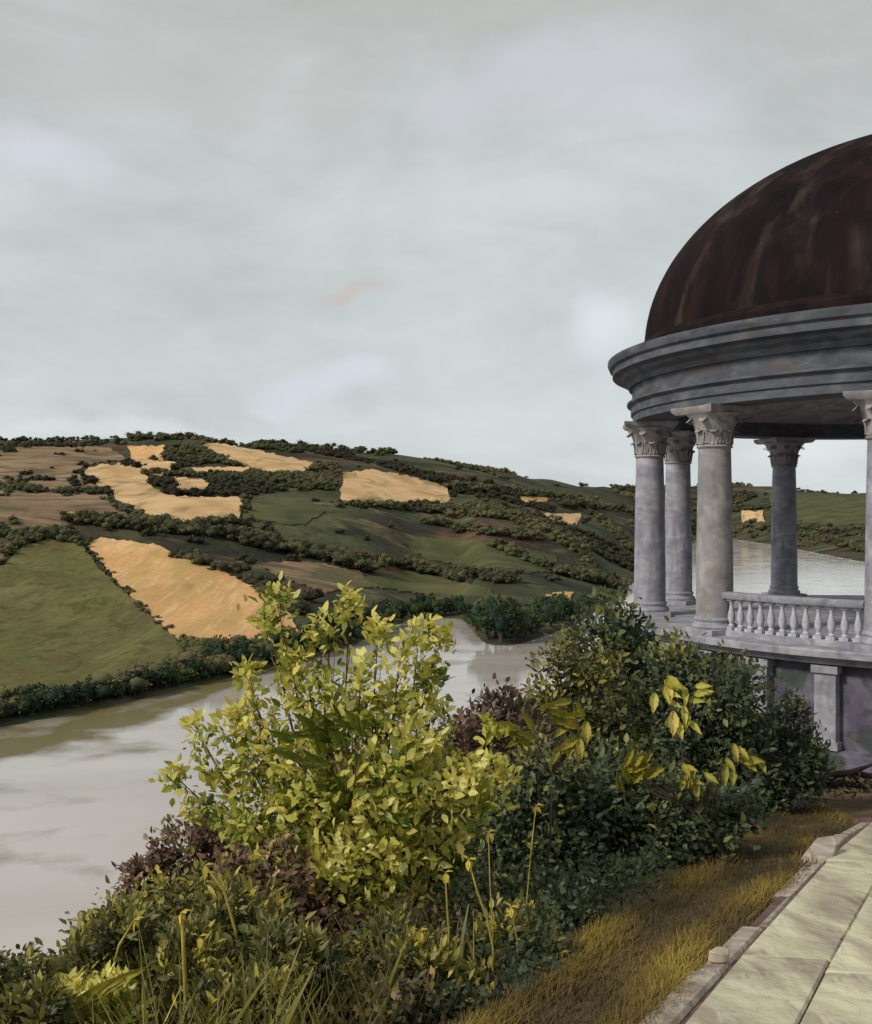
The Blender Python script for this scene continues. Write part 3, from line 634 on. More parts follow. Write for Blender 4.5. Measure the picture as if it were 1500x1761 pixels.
# ------------------------------------------------------------------ stone path
EDGE = ([-6, 0, 5, 7, 9, 11, 11.6], [-4.4, -1.5, 1.08, 2.15, 3.22, 4.30, 4.75])
def ex(y): return float(np.interp(y, *EDGE))
def pz(y): return float(plane_z(y))
def strip_mesh(x0, x1, y0, y1, top, bot):
    """a slab between offsets x0..x1 from the path edge and y0..y1 along it"""
    y0j, y1j = y0, y1; vs = []
    for (ox, yy) in ((x0, y0j), (x1, y0j - .18*(x1-x0)), (x1, y1j - .18*(x1-x0)), (x0, y1j)):
        vs.append((ex(yy) + ox, yy, pz(yy)))
    return vs
mb = MB(); yy_ = [-6 + k*.6 for k in range(31)]
vs = []
for y_ in yy_: vs += [(ex(y_)-.02, y_, pz(y_)+.035), (ex(y_)+9, y_, pz(y_)+.035), (ex(y_)+9, y_, pz(y_)-.5), (ex(y_)-.02, y_, pz(y_)-.5)]
fs = [(k*4+q, (k+1)*4+q, (k+1)*4+(q+1) % 4, k*4+(q+1) % 4) for k in range(len(yy_)-1) for q in range(4)] + [(3, 2, 1, 0), tuple((len(yy_)-1)*4+q for q in range(4))]
mb.add(vs, fs); path = mb.build('path', M['joint']); tag(path, kind='structure')
rnd = random.Random(5)
def slab(corners, top, name, mat, parent, bev=.012):
    c = [Vector(v) for v in corners]; cen = sum(c, Vector()) / 4; bm = bmesh.new()
    lo = [bm.verts.new((v.x-cen.x, v.y-cen.y, v.z-cen.z - .03)) for v in c]; hi = [bm.verts.new((v.x-cen.x, v.y-cen.y, v.z-cen.z+top)) for v in c]
    bm.faces.new(hi)
    for k in range(4): bm.faces.new((lo[k], lo[(k+1) % 4], hi[(k+1) % 4], hi[k]))
    bmesh.ops.recalc_face_normals(bm, faces=bm.faces)
    bmesh.ops.bevel(bm, geom=[e_ for e_ in bm.edges if all(v in hi for v in e_.verts)], offset=bev, segments=1, affect='EDGES')
    me = bpy.data.meshes.new(name); bm.to_mesh(me); bm.free(); o = link(name, me, parent, mat); o.location = cen
    return o
gap = .014
xo = .11; joints = []
for r in range(12):
    joints.append(xo)
    wd = rnd.uniform(.42, .62); y_ = 1.6 + rnd.uniform(0, 1)
    while y_ < 11.3:
        ln = rnd.uniform(2.0, 4.2); cs = strip_mesh(xo + gap/2, xo + wd - gap/2, y_ + gap/2, min(y_ + ln, 11.6) - gap/2, 0, 0)
        cs = [(a[0] + rnd.uniform(-.008, .008), a[1] + rnd.uniform(-.01, .01), a[2]) for a in cs]
        t_ = .060 + rnd.uniform(-.006, .008); slab(cs, t_, 'flagstone', M['flag'], path); y_ += ln
    xo += wd
y_ = 1.4
while y_ < 11.4:
    ln = rnd.uniform(.9, 1.9); o0 = rnd.uniform(-.10, .05)
    cs = strip_mesh(o0, .10, y_, min(y_ + ln, 11.6) - .03, 0, 0)
    cs = [(a[0] + rnd.uniform(-.02, .02), a[1], a[2]) for a in cs]
    slab(cs, .050 + rnd.uniform(-.014, .016), 'kerbstone', M['kerb'], path, .02); y_ += ln
# broken flag tipped up at the edge of the paving, and loose chips
def stone_chip(name, loc, size, mat, label, cat, seed, rot=(0, 0, 0), group=None):
    rr_ = random.Random(seed); bm = bmesh.new(); pts = []
    for k in range(7):
        a_ = 2*math.pi*k/7 + rr_.uniform(-.25, .25); r = rr_.uniform(.7, 1.1); pts.append((r*math.cos(a_)*size[0]/2, r*math.sin(a_)*size[1]/2))
    lo = [bm.verts.new((x_, y_, 0)) for x_, y_ in pts]; hi = [bm.verts.new((x_*.93, y_*.93, size[2]*rr_.uniform(.8, 1.15))) for x_, y_ in pts]
    bm.faces.new(hi); bm.faces.new(lo[::-1])
    for k in range(7): bm.faces.new((lo[k], lo[(k+1) % 7], hi[(k+1) % 7], hi[k]))
    bmesh.ops.recalc_face_normals(bm, faces=bm.faces)
    bmesh.ops.bevel(bm, geom=bm.edges[:], offset=.008, segments=1, affect='EDGES')
    me = bpy.data.meshes.new(name); bm.to_mesh(me); bm.free(); o = link(name, me, None, mat); o.location = loc; o.rotation_euler = rot
    return tag(o, label, cat, group)
stone_chip('broken_slab', (3.42, 9.35, pz(9.35)+.035), (.75, .30, .07), M['kerb'], 'broken tilted slab of stone on the upper edge of the paved path', 'stone slab', 3, (R_(6), R_(-14), R_(50)))
stone_chip('stone_fragment', (1.62, 5.95, pz(5.95)+.06), (.17, .11, .06), M['flag'], 'small pale stone chip on the kerb at the middle of the path edge', 'stone', 4, (0, 0, .4))

# ------------------------------------------------------------------ far trees
def crown_mesh(name, seed, n, tb=.4, wide=1.0):
    g = np.random.default_rng(seed); nb = 7
    bc = g.normal(size=(nb, 3)) * np.array((.30*wide, .30*wide, .24)); bc[:, 2] += .02; br = g.uniform(.28, .48, nb)
    ix = g.integers(0, nb, n); q = unit(g.normal(size=(n, 3))) * g.uniform(.75, 1.05, (n, 1)); C = bc[ix] + q * br[ix][:, None]
    o = q + unit(g.normal(size=(n, 3))) * .7 + np.array((0, 0, .3)); Dv = o
    V, F, k = leaf_arrays(C, Dv, unit(g.normal(size=(n, 3))) + q, g.uniform(.10, .24, n), g.uniform(.09, .18, n), False)
    ct = g.uniform(-.22, .22, nb)
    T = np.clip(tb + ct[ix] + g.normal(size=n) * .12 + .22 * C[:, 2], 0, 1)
    tint = np.repeat(T, k)
    # dense heart of the crown
    bm = bmesh.new()
    for b_ in range(nb): bmesh.ops.create_icosphere(bm, subdivisions=1, radius=float(br[b_]) * .86, matrix=Matrix.Translation(Vector(bc[b_])))
    for v in bm.verts: v.co += Vector(g.normal(size=3)) * .025
    bm.verts.ensure_lookup_table(); cv = np.array([v.co[:] for v in bm.verts]); cf = np.array([[v.index for v in f.verts] for f in bm.faces]); bm.free()
    cf = np.concatenate([cf, cf[:, 2:3]], 1)     # padded, split again below
    return V, F, tint, cv, cf[:, :3], tb
def join_tris(parts):
    Vs = []; Fs = []; Ts = []; off = 0
    for V, F, T in parts:
        Vs.append(V); Ts.append(T)
        if F.shape[1] == 4: F = np.concatenate([F[:, [0, 1, 2]], F[:, [0, 2, 3]]])
        Fs.append(F + off); off += len(V)
    return np.concatenate(Vs), np.concatenate(Fs), np.concatenate(Ts)
crowns = []
for s_ in range(7):
    V, F, T, cv, cf, tb = crown_mesh('crown', 40 + s_, 420, .30 + .09*(s_ % 4))
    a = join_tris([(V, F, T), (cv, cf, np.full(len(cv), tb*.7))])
    mm = npmesh('crown', *a); mm.materials.append(M['fartree']); crowns.append(mm)
tk = MB(); tk.tube([(0, 0, -.3), (.01, 0, .25), (.0, .02, .6)], [.05, .035, .02], 6); tk.tube([(0, 0, .2), (.15, .05, .5)], [.025, .01], 5); tk.tube([(0, 0, .25), (-.14, -.05, .52)], [.022, .01], 5)
o_t = tk.build('trunk', M['farbark'], None); me_t = o_t.data; bpy.data.objects.remove(o_t)
rt = random.Random(11)
def far_tree(x, y, h, wide, label, group, cat='tree', name='tree'):
    z = float(far_z(x, y)) - .2
    r = empty(name, (x, y, z), label, cat, group); r.rotation_euler.z = rt.uniform(0, 6.28)
    c = bpy.data.objects.new('crown', rt.choice(crowns)); COL.objects.link(c); c.parent = r; c.location = (0, 0, h*.56); c.scale = (h*wide, h*wide, h*.62)
    t = bpy.data.objects.new('trunk', me_t); COL.objects.link(t); t.parent = r; t.scale = (h, h, h*.9)
    return r
def shore_y(px): return float(np.interp(px, _px, T_SHORE))
px = -60
while px < 330:          # bank below the green field
    for q in range(2):
        d = shore_y(px) + 5 + q * rt.uniform(7, 15); p = px + rt.uniform(-7, 7)
        far_tree((p - CX)/FPX*d, d, rt.uniform(3.0, 8.2) * (1 if q == 0 else .9), rt.uniform(.45, 1.0), ['dark green tree at the water edge below the green field, in the front row', 'dark green tree just behind the front row of trees below the green field'][q], ['front row of trees below the green field', 'second row of trees below the green field'][q])
    px += rt.uniform(13, 21)
while px < 560:          # bank below the wheat field
    for q in range(2):
        d = shore_y(px) + 5 + q * rt.uniform(8, 18); p = px + rt.uniform(-6, 6)
        far_tree((p - CX)/FPX*d, d, rt.uniform(4.5, 12), rt.uniform(.42, .85), ['dark green tree at the water edge below the large wheat field, in the front row', 'dark green tree behind the front row of trees below the large wheat field'][q], ['front row of trees below the wheat field', 'second row of trees below the wheat field'][q])
    px += rt.uniform(13, 20)
while px < 815:
    for q in range(2):
        d = shore_y(px) + 6 + q * rt.uniform(10, 26); p = px + rt.uniform(-5, 5)
        far_tree((p - CX)/FPX*d, d, rt.uniform(8, 14) * (.75 if px > 690 else 1), rt.uniform(.45, .7), ['dark tree at the water edge left of the narrow river bend, in the front row', 'dark tree behind the front row of trees left of the narrow river bend'][q], ['front row of trees by the river bend', 'second row of trees by the river bend'][q])
    px += rt.uniform(12, 18)
for (p, dd, h, w_, lb) in ((838, 8, 20, .5, 'slender dark tree standing leftmost on the point right of the river bend'), (862, 4, 22, .5, 'tallest blue green tree at the water edge on the point'), (884, 6, 17, .6, 'blue green tree next right of the tallest tree on the point'),
        (905, 7, 15, .6, 'rounded tree in the middle of the front row on the point'), (925, 9, 15, .6, 'front row tree on the point just below the back row trees'), (948, 10, 14, .6, 'front row tree on the point left of the small wheat patch'),
        (970, 12, 15, .6, 'front row tree directly below the small wheat patch by the river'), (852, 22, 19, .6, 'tree peeking out behind the tallest tree on the point'), (990, 10, 12, .6, 'low tree just right of the small wheat patch by the river'),
        (1015, 12, 12, .6, 'rightmost low tree on the point, next to the tall olive shrub'), (930, 30, 15, .6, 'back row tree on the point, left one of two'), (960, 34, 15, .6, 'back row tree on the point, right one of two')):
    d = shore_y(p) + dd
    far_tree((p - CX)/FPX*d, d, h, w_, lb, 'trees on the point at the river bend')

# woods, thickets and hedges over the hills (a far mass)
tmpl = []
for s_ in range(8):
    V, F, T, cv, cf, tb = crown_mesh('w', 90 + s_, 90, .5, 1.25)
    T = T - .5; V = V.copy()
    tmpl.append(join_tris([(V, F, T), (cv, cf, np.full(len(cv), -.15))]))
def patch(x, y): return .5 + .5 * np.sin(x*.012 + 2*np.sin(y*.009)) * np.cos(y*.011 + 1.5*np.sin(x*.008))
hed = [ # hedges and wood edges traced as lines: points, number, height
    ([(120,896),(200,905),(300,915),(420,925),(540,950)], 150, 9), ([(200,870),(260,902),(330,905),(420,900)], 60, 7), ([(250,815),(330,818),(480,826),(520,832)], 70, 8),
    ([(148,940),(100,925),(20,935)], 30, 6), ([(300,958),(400,985),(460,1020),(520,1060)], 60, 8), ([(225,757),(300,753),(345,752),(400,757)], 55, 12), ([(440,762),(520,768),(600,775),(680,782)], 60, 11),
    ([(700,868),(780,880),(860,890),(960,893)], 60, 9), ([(745,900),(820,915),(900,925),(1010,935)], 60, 8), ([(955,925),(1000,950),(1025,1000)], 50, 10), ([(780,985),(880,1002)], 40, 8),
    ([(580,870),(660,873),(760,880)], 50, 8), ([(770,838),(900,850),(1040,862)], 70, 11), ([(148,942),(200,1003),(262,1064),(332,1122)], 60, 3), ([(160,842),(195,870),(250,905)], 30, 5), ([(420,855),(425,895)], 12, 6), ([(-60,905),(20,925),(130,925)], 60, 8), ([(-80,830),(60,845),(150,850)], 50, 7), ([(-80,775),(80,768),(225,762)], 70, 9), ([(560,955),(700,975),(800,1000)], 70, 8), ([(850,940),(960,985),(1060,1010)], 80, 9), ([(1020,880),(1090,950)], 60, 10), ([(960,868),(1090,880)], 50, 12), ([(420,935),(560,960),(640,985)], 80, 10), ([(1370,905),(1440,915)], 40, 12), ([(1265,875),(1330,872)], 30, 12), ([(1260,905),(1370,915),(1490,950)], 60, 12)]
items = []
for pts, n, h in hed:
    for k in range(n):
        t = rt.uniform(0, len(pts)-1.001); i_ = int(t); f = t - i_
        x_, y_ = pts[i_]; x2, y2 = pts[i_+1]; a_ = unproj(x_+(x2-x_)*f + rt.uniform(-5, 5), y_+(y2-y_)*f + rt.uniform(-3, 3))
        items.append((a_[0], a_[1], h * rt.uniform(.4, 1.3), rt.uniform(.2, .8)))
cnt = 0
while cnt < 3300:
    p = rt.uniform(-60, 1560); s0 = shore_y(p); r0 = float(np.interp(p, _px, T_RD)); d = s0 * (r0 / s0) ** rt.uniform(.02, 1.0)
    x_ = (p - CX)/FPX*d; z_ = float(far_z(x_, d)); row = HY - FPX*z_/d
    if any(bool(inpoly(p + dx, row + 2, f)) for f in FIELDS[:NF] for dx in (-6, 0, 6)): continue
    if any(bool(inpoly(p, row, f)) for f in FIELDS[NF+2:]): continue
    if bool(inpoly(p, row, FIELDS[NF])) and rt.random() < .93: continue
    if patch(x_, d) + rt.uniform(-.06, .06) < .60 and rt.random() < .99: continue
    cnt += 1; items.append((x_, d, rt.uniform(4, 10) * (1 if d < 1800 else 1.5), float(np.clip(.42 + .38*math.sin(x_*.011 + d*.008) + rt.uniform(-.1, .1), .02, .98))))
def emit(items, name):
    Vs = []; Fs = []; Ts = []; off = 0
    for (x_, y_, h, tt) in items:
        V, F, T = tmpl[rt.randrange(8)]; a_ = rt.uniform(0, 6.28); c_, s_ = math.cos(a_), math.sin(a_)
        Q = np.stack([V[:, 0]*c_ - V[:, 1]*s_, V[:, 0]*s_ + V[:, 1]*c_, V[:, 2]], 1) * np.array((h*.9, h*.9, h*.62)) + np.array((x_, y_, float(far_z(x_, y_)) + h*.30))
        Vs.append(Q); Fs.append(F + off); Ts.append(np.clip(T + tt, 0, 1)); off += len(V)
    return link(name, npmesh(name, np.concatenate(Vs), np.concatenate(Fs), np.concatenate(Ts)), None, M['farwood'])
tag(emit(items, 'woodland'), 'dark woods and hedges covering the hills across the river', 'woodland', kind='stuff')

# ------------------------------------------------------------------ foreground planting
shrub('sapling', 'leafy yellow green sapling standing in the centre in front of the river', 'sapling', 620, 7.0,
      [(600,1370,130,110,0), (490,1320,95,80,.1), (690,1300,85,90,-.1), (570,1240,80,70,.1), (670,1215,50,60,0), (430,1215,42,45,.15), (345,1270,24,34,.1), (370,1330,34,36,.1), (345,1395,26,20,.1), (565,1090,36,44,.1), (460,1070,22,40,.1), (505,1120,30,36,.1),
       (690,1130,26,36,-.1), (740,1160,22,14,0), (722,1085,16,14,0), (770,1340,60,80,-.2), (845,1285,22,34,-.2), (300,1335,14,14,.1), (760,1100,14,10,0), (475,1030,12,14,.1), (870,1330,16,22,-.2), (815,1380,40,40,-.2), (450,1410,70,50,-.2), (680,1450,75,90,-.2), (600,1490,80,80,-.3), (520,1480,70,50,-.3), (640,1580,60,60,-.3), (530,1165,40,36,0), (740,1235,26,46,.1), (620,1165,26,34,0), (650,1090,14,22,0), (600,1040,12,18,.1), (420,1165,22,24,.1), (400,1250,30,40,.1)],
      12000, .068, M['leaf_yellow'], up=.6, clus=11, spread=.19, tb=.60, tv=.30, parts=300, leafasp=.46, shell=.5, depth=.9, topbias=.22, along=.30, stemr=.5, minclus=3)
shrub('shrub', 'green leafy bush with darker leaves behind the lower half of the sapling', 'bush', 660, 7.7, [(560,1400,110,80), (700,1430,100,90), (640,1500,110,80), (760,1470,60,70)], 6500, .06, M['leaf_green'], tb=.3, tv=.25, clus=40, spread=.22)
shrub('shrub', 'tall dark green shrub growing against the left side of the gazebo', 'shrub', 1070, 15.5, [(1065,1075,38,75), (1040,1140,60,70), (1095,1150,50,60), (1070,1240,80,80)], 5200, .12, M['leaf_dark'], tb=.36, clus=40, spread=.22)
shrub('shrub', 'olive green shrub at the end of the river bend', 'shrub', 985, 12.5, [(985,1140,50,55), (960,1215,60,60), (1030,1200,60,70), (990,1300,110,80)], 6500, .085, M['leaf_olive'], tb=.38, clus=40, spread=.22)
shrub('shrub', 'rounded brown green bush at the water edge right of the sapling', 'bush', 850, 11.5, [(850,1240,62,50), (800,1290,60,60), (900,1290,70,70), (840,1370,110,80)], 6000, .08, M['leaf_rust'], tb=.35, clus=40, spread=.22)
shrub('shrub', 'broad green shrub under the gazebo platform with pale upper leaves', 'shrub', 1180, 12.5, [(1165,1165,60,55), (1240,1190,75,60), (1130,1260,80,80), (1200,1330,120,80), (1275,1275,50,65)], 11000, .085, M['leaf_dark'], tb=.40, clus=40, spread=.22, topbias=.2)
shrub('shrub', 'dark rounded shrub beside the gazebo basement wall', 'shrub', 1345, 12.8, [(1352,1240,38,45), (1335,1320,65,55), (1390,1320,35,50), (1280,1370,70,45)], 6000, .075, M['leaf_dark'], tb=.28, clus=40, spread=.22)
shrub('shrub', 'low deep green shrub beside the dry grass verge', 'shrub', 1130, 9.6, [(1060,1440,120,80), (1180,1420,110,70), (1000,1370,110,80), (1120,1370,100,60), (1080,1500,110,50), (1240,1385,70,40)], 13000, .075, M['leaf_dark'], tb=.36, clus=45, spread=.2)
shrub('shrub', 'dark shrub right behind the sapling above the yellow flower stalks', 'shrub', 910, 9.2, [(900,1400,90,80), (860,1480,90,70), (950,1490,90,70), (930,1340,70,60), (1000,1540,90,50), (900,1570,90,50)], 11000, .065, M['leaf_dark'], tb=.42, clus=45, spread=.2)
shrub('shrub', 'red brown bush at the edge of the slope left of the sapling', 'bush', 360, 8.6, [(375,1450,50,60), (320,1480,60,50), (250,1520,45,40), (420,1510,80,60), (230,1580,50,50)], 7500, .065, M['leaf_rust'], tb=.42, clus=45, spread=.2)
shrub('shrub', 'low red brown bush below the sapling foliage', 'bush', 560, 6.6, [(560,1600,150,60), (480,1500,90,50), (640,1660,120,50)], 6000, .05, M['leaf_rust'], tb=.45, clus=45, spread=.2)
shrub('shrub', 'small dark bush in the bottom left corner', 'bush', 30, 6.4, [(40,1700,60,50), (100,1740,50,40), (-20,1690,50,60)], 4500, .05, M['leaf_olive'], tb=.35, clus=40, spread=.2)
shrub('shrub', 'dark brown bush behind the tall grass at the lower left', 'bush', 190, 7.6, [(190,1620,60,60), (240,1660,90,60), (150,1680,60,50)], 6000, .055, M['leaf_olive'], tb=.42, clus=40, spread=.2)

for (px_, d_, lb, lobes_) in (
    (250, 5.6, 'leafy olive weed clump in the tall grass below the brown bush', [(250,1640,50,45), (290,1690,60,50), (215,1690,45,45)]),
    (420, 5.9, 'green leafy weed clump at the left foot of the sapling', [(400,1560,55,40), (440,1600,60,50), (370,1610,40,40)]),
    (120, 5.0, 'low yellow green weed clump near the lower left corner', [(130,1740,60,35), (200,1735,45,40)]),
    (560, 5.2, 'olive weed clump at the bottom edge below the sapling', [(540,1710,60,45), (600,1735,60,40)]),
    (760, 5.4, 'dark leafy weed clump below the yellow flower stalks', [(740,1690,60,50), (800,1720,60,40), (700,1650,40,40)]),
    (880, 6.2, 'brown green weed clump between the flower stalks and the dry grass', [(880,1610,50,45), (930,1640,45,35), (840,1650,45,40)]),
    (650, 6.0, 'dark green weed clump right under the sapling stems', [(660,1620,60,45), (720,1640,50,40)]),
    (300, 5.1, 'olive and yellow weed clump in the grass right of the upright stem', [(330,1650,55,45), (390,1680,50,40)]),
    (180, 5.5, 'dark olive weed clump left of the slanting yellow stem', [(160,1660,50,45), (215,1610,45,40)]),
    (480, 5.0, 'olive weed clump in the grass under the left side of the sapling', [(480,1650,60,45), (540,1660,50,40)]),
    (40, 4.7, 'pale weed clump at the very bottom left corner', [(60,1745,50,30)]),
    (395, 4.8, 'broad olive weed clump at the bottom edge in the grass', [(380,1735,55,40), (450,1725,50,45)])):
    shrub('weed_clump', lb, 'weed', px_, d_, lobes_, 1500, .060, M['leaf_olive'] if px_ != 120 else M['leaf_yellow'], up=.9, clus=22, spread=.22, tb=.5, tv=.3, leafasp=.32, group='weed clumps on the near slope')

shrub('shrub', 'low dark green bush at the slope edge between the flower stalks and the dry grass', 'bush', 930, 7.2, [(930,1600,70,50), (860,1620,70,50), (990,1600,60,35)], 5500, .055, M['leaf_dark'], tb=.42, clus=40, spread=.22)
shrub('shrub', 'olive green bush behind the tall grass left of the sapling foot', 'bush', 330, 6.9, [(330,1560,70,60), (400,1560,60,70), (260,1600,60,50)], 5000, .055, M['leaf_olive'], tb=.5, clus=40, spread=.22)
# broad golden leaves on their own stalks
def leafy_stalk(label, basepx, d, leaves, cat='plant', name='broad_leaved_plant', mat='leaf_gold', base_spray=True):
    bx = (basepx - CX)/FPX*d; bz = nz(bx, d); root = empty(name, (bx, d, bz), label, cat); org = Vector((bx, d, bz)); mb = MB()
    spray = []
    for (x1, y1, x2, y2, w_) in leaves:
        if w_ > 20 and cat == 'plant' and base_spray:
            for k in range(9):
                t0 = rt.uniform(0, .8); a0 = math.atan2(y2-y1, x2-x1) + rt.uniform(-.9, .9); l0 = rt.uniform(22, 42)
                sx_, sy_ = x1 + (x2-x1)*t0 + rt.uniform(-18, 18), y1 + (y2-y1)*t0 + rt.uniform(-18, 18)
                spray.append((sx_, sy_, sx_ + math.cos(a0)*l0, sy_ + math.sin(a0)*l0, l0 * rt.uniform(.34, .48)))
        else: spray.append((x1, y1, x2, y2, w_))
    cx_ = sum(q_[0] for q_ in spray)/len(spray); cy_ = sum(q_[1] for q_ in spray)/len(spray)
    hub = P(cx_*.8 + basepx*.2, cy_ + 70, d) - org if len(spray) > 8 else None
    if hub is not None: mb.tube([Vector((0, 0, -.05)), hub*.5 + Vector((.03, .02, 0)), hub], [.011, .009, .006], 6)
    for (x1, y1, x2, y2, w_) in spray:
        a_ = P(x1, y1, d) - org; b_ = P(x2, y2, d - .12) - org; m_ = a_ * .55 + Vector((rt.uniform(-.06, .06), .05, .1))
        mb.tube([Vector((0, 0, -.05)), m_, a_], [.012, .009, .005], 6) if hub is None else mb.tube([hub*.97, hub.lerp(a_, .55) + Vector((0, 0, -.02)), a_], [.004, .003, .002], 5)
        dv = (b_ - a_); L_ = dv.length; dv.normalize(); up_ = Vector((0, -1, .55)).normalized(); s_ = dv.cross(up_).normalized(); u_ = s_.cross(dv)
        W = w_ / FPX * d; vs = []; nn_ = 10
        for k in range(nn_ + 1):
            t = k / nn_; ww = W/2 * math.sin(math.pi * min(1, (t**.8)*.97+.03)) ** 1.05 * (1 + .10*math.sin(t*23 + x1)); dr = -.30 * L_ * t * t
            for q in (-1, -.5, 0, .5, 1):
                vs.append(a_ + dv*L_*t + s_*ww*q + u_*(dr + W*.34*abs(q) + .010*math.sin(t*26 + q*2)*abs(q)))
        fs = [(k*5+q, k*5+q+1, (k+1)*5+q+1, (k+1)*5+q) for k in range(nn_) for q in range(4)]
        me_ = npmesh('leaf', vs, fs, np.full(len(vs), rt.uniform(.35, .8))); link('leaf', me_, root, M[mat], True)
    mb.build('stem', M['bark'], root, True); return root
leafy_stalk('plant with broad golden leaves above the round bush beside the river', 930, 7.9, [(930,1275,858,1255,50), (1000,1255,935,1192,52), (1000,1240,952,1325,38)])
leafy_stalk('broad yellow green leaf rising from the shrub under the gazebo', 1190, 9.8, [(1125,1150,1212,1215,52), (1135,1165,1190,1250,40)], mat='leaf_yellow')
leafy_stalk('plant with a slender golden leaf hanging beside the gazebo shrubs', 1260, 9.2, [(1240,1285,1302,1335,22), (1180,1325,1200,1350,22), (1080,1350,1100,1310,34)])
leafy_stalk('plant with long arching green leaves among the sapling branches', 640, 6.7, [(560,1315,458,1258,34), (590,1300,520,1240,28), (640,1390,735,1440,26), (600,1380,530,1320,34), (620,1270,560,1225,28)], mat='leaf_green')

# undergrowth over the slope
def scatter(n, ylo, yhi, cond, pw=1.0):
    out = []
    while sum(len(o) for o in out) < n:
        m = n * 2; d = ylo * (yhi/ylo) ** (RNG.uniform(size=m) ** pw); p = RNG.uniform(-300, 1560, m); x_ = (p - CX)/FPX*d
        k = cond(x_, d, p); out.append(np.stack([x_[k], d[k]], 1))
    return np.concatenate(out)[:n]
plx = lambda y: np.interp(y, *PLX)
def ugcond(x, y, p):
    return (x < np.interp(y, *EDGE) - .95 - .15*np.sin(y*3.1)) & ((y < 14.2) | (x < 2.6))
Q = scatter(58000, 3.6, 20, ugcond); n = len(Q); zz = near_z(Q[:, 0], Q[:, 1]); Qa = Q
pch = .5 + .5*np.sin(Q[:, 0]*2.1 + 1.4*np.sin(Q[:, 1]*1.3))*np.cos(Q[:, 1]*1.7 + np.sin(Q[:, 0]*1.9))
H = (.10 + .42*pch) * RNG.uniform(size=n); C = np.stack([Q[:, 0], Q[:, 1], zz + H], 1)
kq = (CX + FPX*Q[:, 0]/Q[:, 1]) > 620 + 260*RNG.uniform(size=n)
A1, A2, A3, A4, A5 = rv(n)*.8 + np.array((0, 0, .5)), rv(n) + np.array((0, -.3, .8)), RNG.uniform(.03, .075, n), RNG.uniform(.018, .036, n), np.clip(.12 + .6*pch*RNG.uniform(size=n) + .3*H + RNG.normal(size=n)*.12, 0, 1)
tag(leaf_obj('ground_cover', C[kq], A1[kq], A2[kq], A3[kq], A4[kq], A5[kq], M['leaf_dark'], fine=False), 'deep green ground cover between the shrubs and the dry grass', 'ground cover', kind='stuff')
C = C[~kq]; A1, A2, A3, A4, A5 = [q_[~kq] for q_ in (A1, A2, A3, A4, A5)]
o_ = leaf_obj('undergrowth', C, A1, A2, A3, A4, A5, M['leaf_brown'], fine=False)
tag(o_, 'tangled brown and olive undergrowth covering the slope', 'undergrowth', kind='stuff')

def blades(name, Q, zz, h, wdt, lean, tint, mat, bend=.35, segs=3):
    n = len(Q); A = RNG.uniform(0, 2*np.pi, n); S = np.stack([np.cos(A), np.sin(A), np.zeros(n)], 1)
    Bd = unit(lean + rv(n)*np.array((1, 1, 0))*.6); rows = []
    for k in range(segs + 1):
        t = k/segs; c = np.stack([Q[:, 0], Q[:, 1], zz], 1) + np.array((0, 0, 1))*(h*t*(1 - .25*bend*t))[:, None] + Bd*(h*bend*t*t)[:, None]
        w_ = (wdt*(1 - .85*t) * .5)[:, None]; rows.append(c - S*w_); rows.append(c + S*w_)
    V = np.stack(rows, 1).reshape(-1, 3); m = 2*(segs+1)
    T = np.array([(2*k, 2*k+1, 2*k+3, 2*k+2) for k in range(segs)]); F = (np.arange(n)[:, None, None]*m + T[None]).reshape(-1, 4)
    tt = (tint[:, None] + np.linspace(-.1, .12, segs+1).repeat(2)[None]).ravel()
    return link(name, npmesh(name, V, F, np.clip(tt, 0, 1)), None, mat)
# tall grass lower left and centre
def gcond(x, y, p):
    f = np.clip((900 - p)/500, .06, 1); k = .5 + .5*np.sin(x*3 + np.sin(y*2.3)*1.5)*np.cos(y*2.1)
    return (RNG.uniform(size=len(x)) < f*k**1.5) & (x < np.interp(y, *EDGE) - 1.1) & (p < 1050)
Q = scatter(4600, 3.4, 9.0, gcond); n = len(Q); zz = near_z(Q[:, 0], Q[:, 1])
pq = CX + FPX*Q[:, 0]/Q[:, 1]; kk_ = .5 + .5*np.sin(Q[:, 0]*1.7 + Q[:, 1]*.9)*np.cos(Q[:, 1]*1.3 - Q[:, 0])
hh = RNG.uniform(.15, .72, n) * np.interp(pq, [-100, 60, 230, 500, 1000], [.45, .55, 1.1, .8, .5])
tag(blades('tall_grass', Q, zz, hh, RNG.uniform(.008, .022, n) * np.where(RNG.uniform(size=n) < .18, 2.2, 1), np.array((.1, 0, .1)), np.clip(.02 + .55*kk_ + RNG.normal(size=n)*.22, 0, 1), M['grass'], .4), 'tall olive and yellow grass on the near slope', 'grass', kind='stuff')
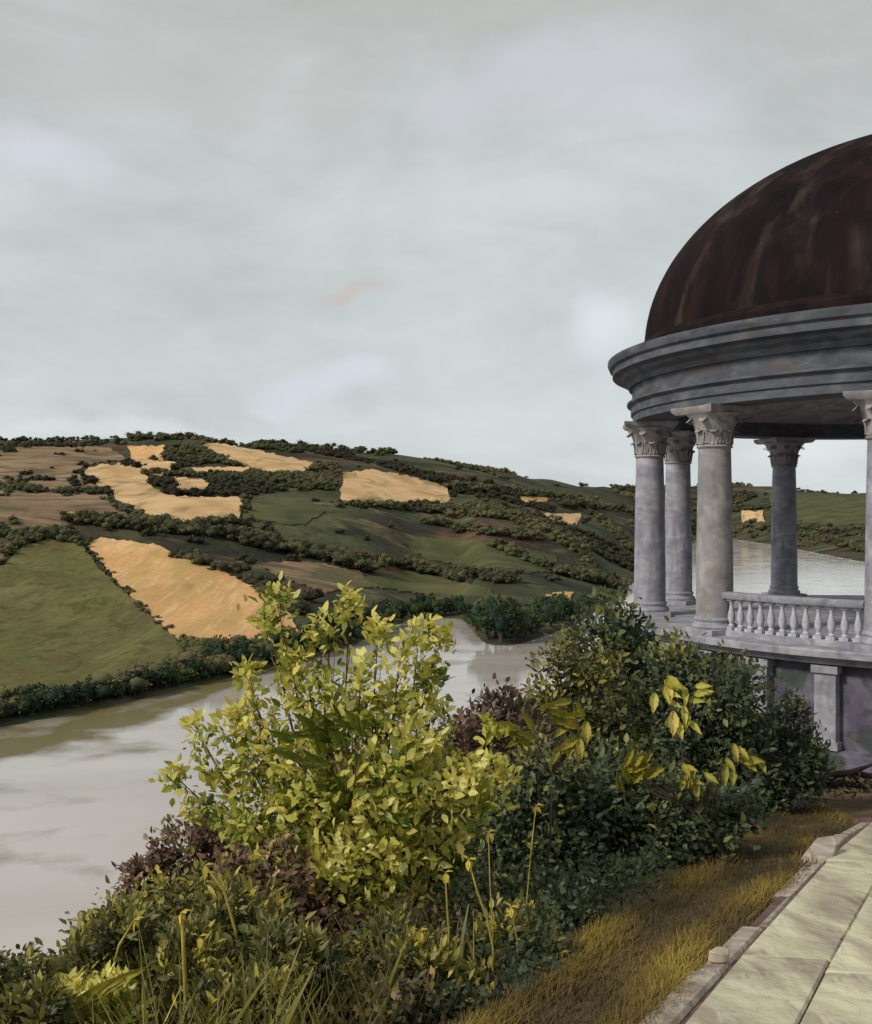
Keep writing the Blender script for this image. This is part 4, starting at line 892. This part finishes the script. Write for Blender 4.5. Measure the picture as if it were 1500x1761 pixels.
# dry grass verge beside the path
def vcond(x, y, p):
    e_ = np.interp(y, *EDGE); return (RNG.uniform(size=len(x)) < .22 + .7*(.5+.5*np.sin(x*5+1.5*np.sin(y*2.1))*np.cos(y*3.3-x*2))) & (x < e_ + .05) & (x > e_ - .95 - .12*np.sin(y*3) - .6*np.clip((y-8)/3, 0, 1)) & (y < 13)
Q = scatter(42000, 3.6, 13, vcond); n = len(Q); zz = near_z(Q[:, 0], Q[:, 1]); e_ = np.interp(Q[:, 1], *EDGE) - Q[:, 0]
st = .5 + .5*np.sin(e_*9 + .7*np.sin(Q[:, 1]*1.6)); tag(blades('dry_grass', Q, zz - .01, RNG.uniform(.03, .10, n)*(.5+.8*st), RNG.uniform(.008, .018, n), np.array((.45, .9, 0)), np.clip(.12 + .5*st - .05*(Q[:, 1]-5) + .25*np.sin(Q[:, 1]*1.9 + Q[:, 0]*2.2) + RNG.normal(size=n)*.14, 0, 1), M['drygrass'], 1.1, 2),
    'ochre dry grass strip between the path and the shrubs', 'grass', kind='stuff')

jq = []
for k in range(420):
    y_ = 3.5 + 8 * RNG.uniform() ** 1.5; jx = joints[int(RNG.integers(0, 5))]
    if math.sin(y_*2.3 + jx*9) + RNG.normal()*.4 > .1: jq.append((float(np.interp(y_, *EDGE)) + jx + RNG.normal()*.008, y_))
jq = np.array(jq); n = len(jq)
tag(blades('joint_weeds', jq, plane_z(jq[:, 1]) + .05, RNG.uniform(.015, .05, n), RNG.uniform(.004, .008, n), np.array((.2, .2, 0)), np.clip(.2 + RNG.normal(size=n)*.2, 0, 1), M['grass'], .7, 2), 'sparse weeds in the joints of the paving', 'weeds', kind='stuff')

# long single stalks
def stalk(label, pts, d, r, head, group=None, name='flower_stalk', cat='flower'):
    b_ = P(*pts[-1], d); bz = nz(b_.x, d); root = empty(name, (b_.x, d, bz), label, cat, group); org = Vector((b_.x, d, bz)); mb = MB()
    P3 = [Vector((0, 0, -.03))] + [P(x_, y_, d) - org for x_, y_ in reversed(pts)]; mb.tube(P3, [r]*(len(P3)-1) + [r*.5], 6)
    st_ = mb.build('stem', M['petal'] if False else M['grassstem'], root, True)
    tip = P3[-1]; n = head
    for k in range(n):
        a_ = 2*math.pi*k/n + .3; dv = Vector((math.cos(a_)*.45 + .25, math.sin(a_)*.45, .15 - .75*(k % 3))).normalized()
        V, F, kk = leaf_arrays(np.array([[0., 0, 0]]), np.array([dv[:]]), np.array([[0, 0, 1.]]), np.array([.045 + .012*(k % 3)]), np.array([.028]))
        q = link('petal', npmesh('petal', V, F, np.full(7, .3 + .1*(k % 5))), root, M['petal']); q.location = tip
    return root
M['grassstem'] = mat_noise('yellow_stem', [(.3, (.20, .17, .03)), (.7, (.42, .34, .07))], nscale=12)
stalk('leaning yellow flower stalk, tallest of those right of the sapling', [(806,1478),(820,1530),(838,1580),(848,1630)], 5.6, .006, 7)
stalk('yellow flower stalk with drooping head nearest the sapling', [(766,1500),(768,1540),(772,1600)], 5.6, .005, 6)
stalk('thin yellow flower stalk with a bud beside the leaning stalk', [(840,1430),(843,1520),(848,1600)], 6.0, .004, 5)
stalk('thin upright stalk at the dark shrub with small golden head', [(922,1385),(915,1450),(905,1560)], 6.4, .004, 5)
stalk('short yellow flower in the undergrowth below the dark shrub', [(880,1560),(884,1590),(890,1620)], 5.8, .004, 7)
stalk('low golden flower at the foot of the sapling', [(722,1600),(726,1630),(728,1660)], 5.4, .004, 6)
stalk('curved pale stem arching over the tall grass left of the sapling', [(352,1488),(385,1530),(405,1600),(412,1680)], 5.2, .008, 3)
stalk('thick yellow stem standing upright in the tall grass', [(312,1568),(316,1640),(320,1720),(322,1780)], 4.8, .011, 4)
stalk('slanting yellow stem near the brown bush at lower left', [(232,1580),(205,1625),(190,1680)], 5.2, .007, 4)
stalk('small yellow flower between the stems in the lower left grass', [(343,1610),(345,1640),(348,1680)], 5.0, .004, 6)
# broad grass leaves at the lower left
leafy_stalk('broad bent yellow leaf in the tall grass at lower left', 120, 4.9, [(110,1740,240,1660,22), (130,1760,180,1690,14)], mat='leaf_gold', base_spray=False)

# dead branch on the ground by the basement wall
d = 13.2; bx = (1455 - CX)/FPX*d; root = empty('fallen_branch', (bx, d, nz(bx, d)), 'dark fallen branch lying at the foot of the gazebo wall', 'branch'); mb = MB()
o0 = Vector((bx, d, nz(bx, d)))
for pts in ([(1415,1352),(1435,1338),(1460,1336),(1500,1322)], [(1405,1360),(1450,1356),(1490,1362)], [(1440,1340),(1425,1356)], [(1465,1337),(1480,1358)], [(1470,1336),(1495,1345),(1520,1338)]):
    mb.tube([P(x_, y_, d) - o0 + Vector((0, rt.uniform(-.08, .08), .06)) for x_, y_ in pts], [.035] + [.045]*(len(pts)-2) + [.012], 7)
mb.build('branch_wood', M['dead'], root, True)
n = 220; C = np.array([((1410+rt.random()*100 - CX)/FPX*d - bx, rt.uniform(-.15, .15), (HY - rt.uniform(1330, 1366))/FPX*d - o0.z) for _ in range(n)])
q = leaf_obj('withered_leaves', C, rv(n), rv(n), RNG.uniform(.04, .09, n), RNG.uniform(.02, .04, n), RNG.uniform(0, .4, n), M['leaf_rust'], root, True); q['kind'] = 'stuff'
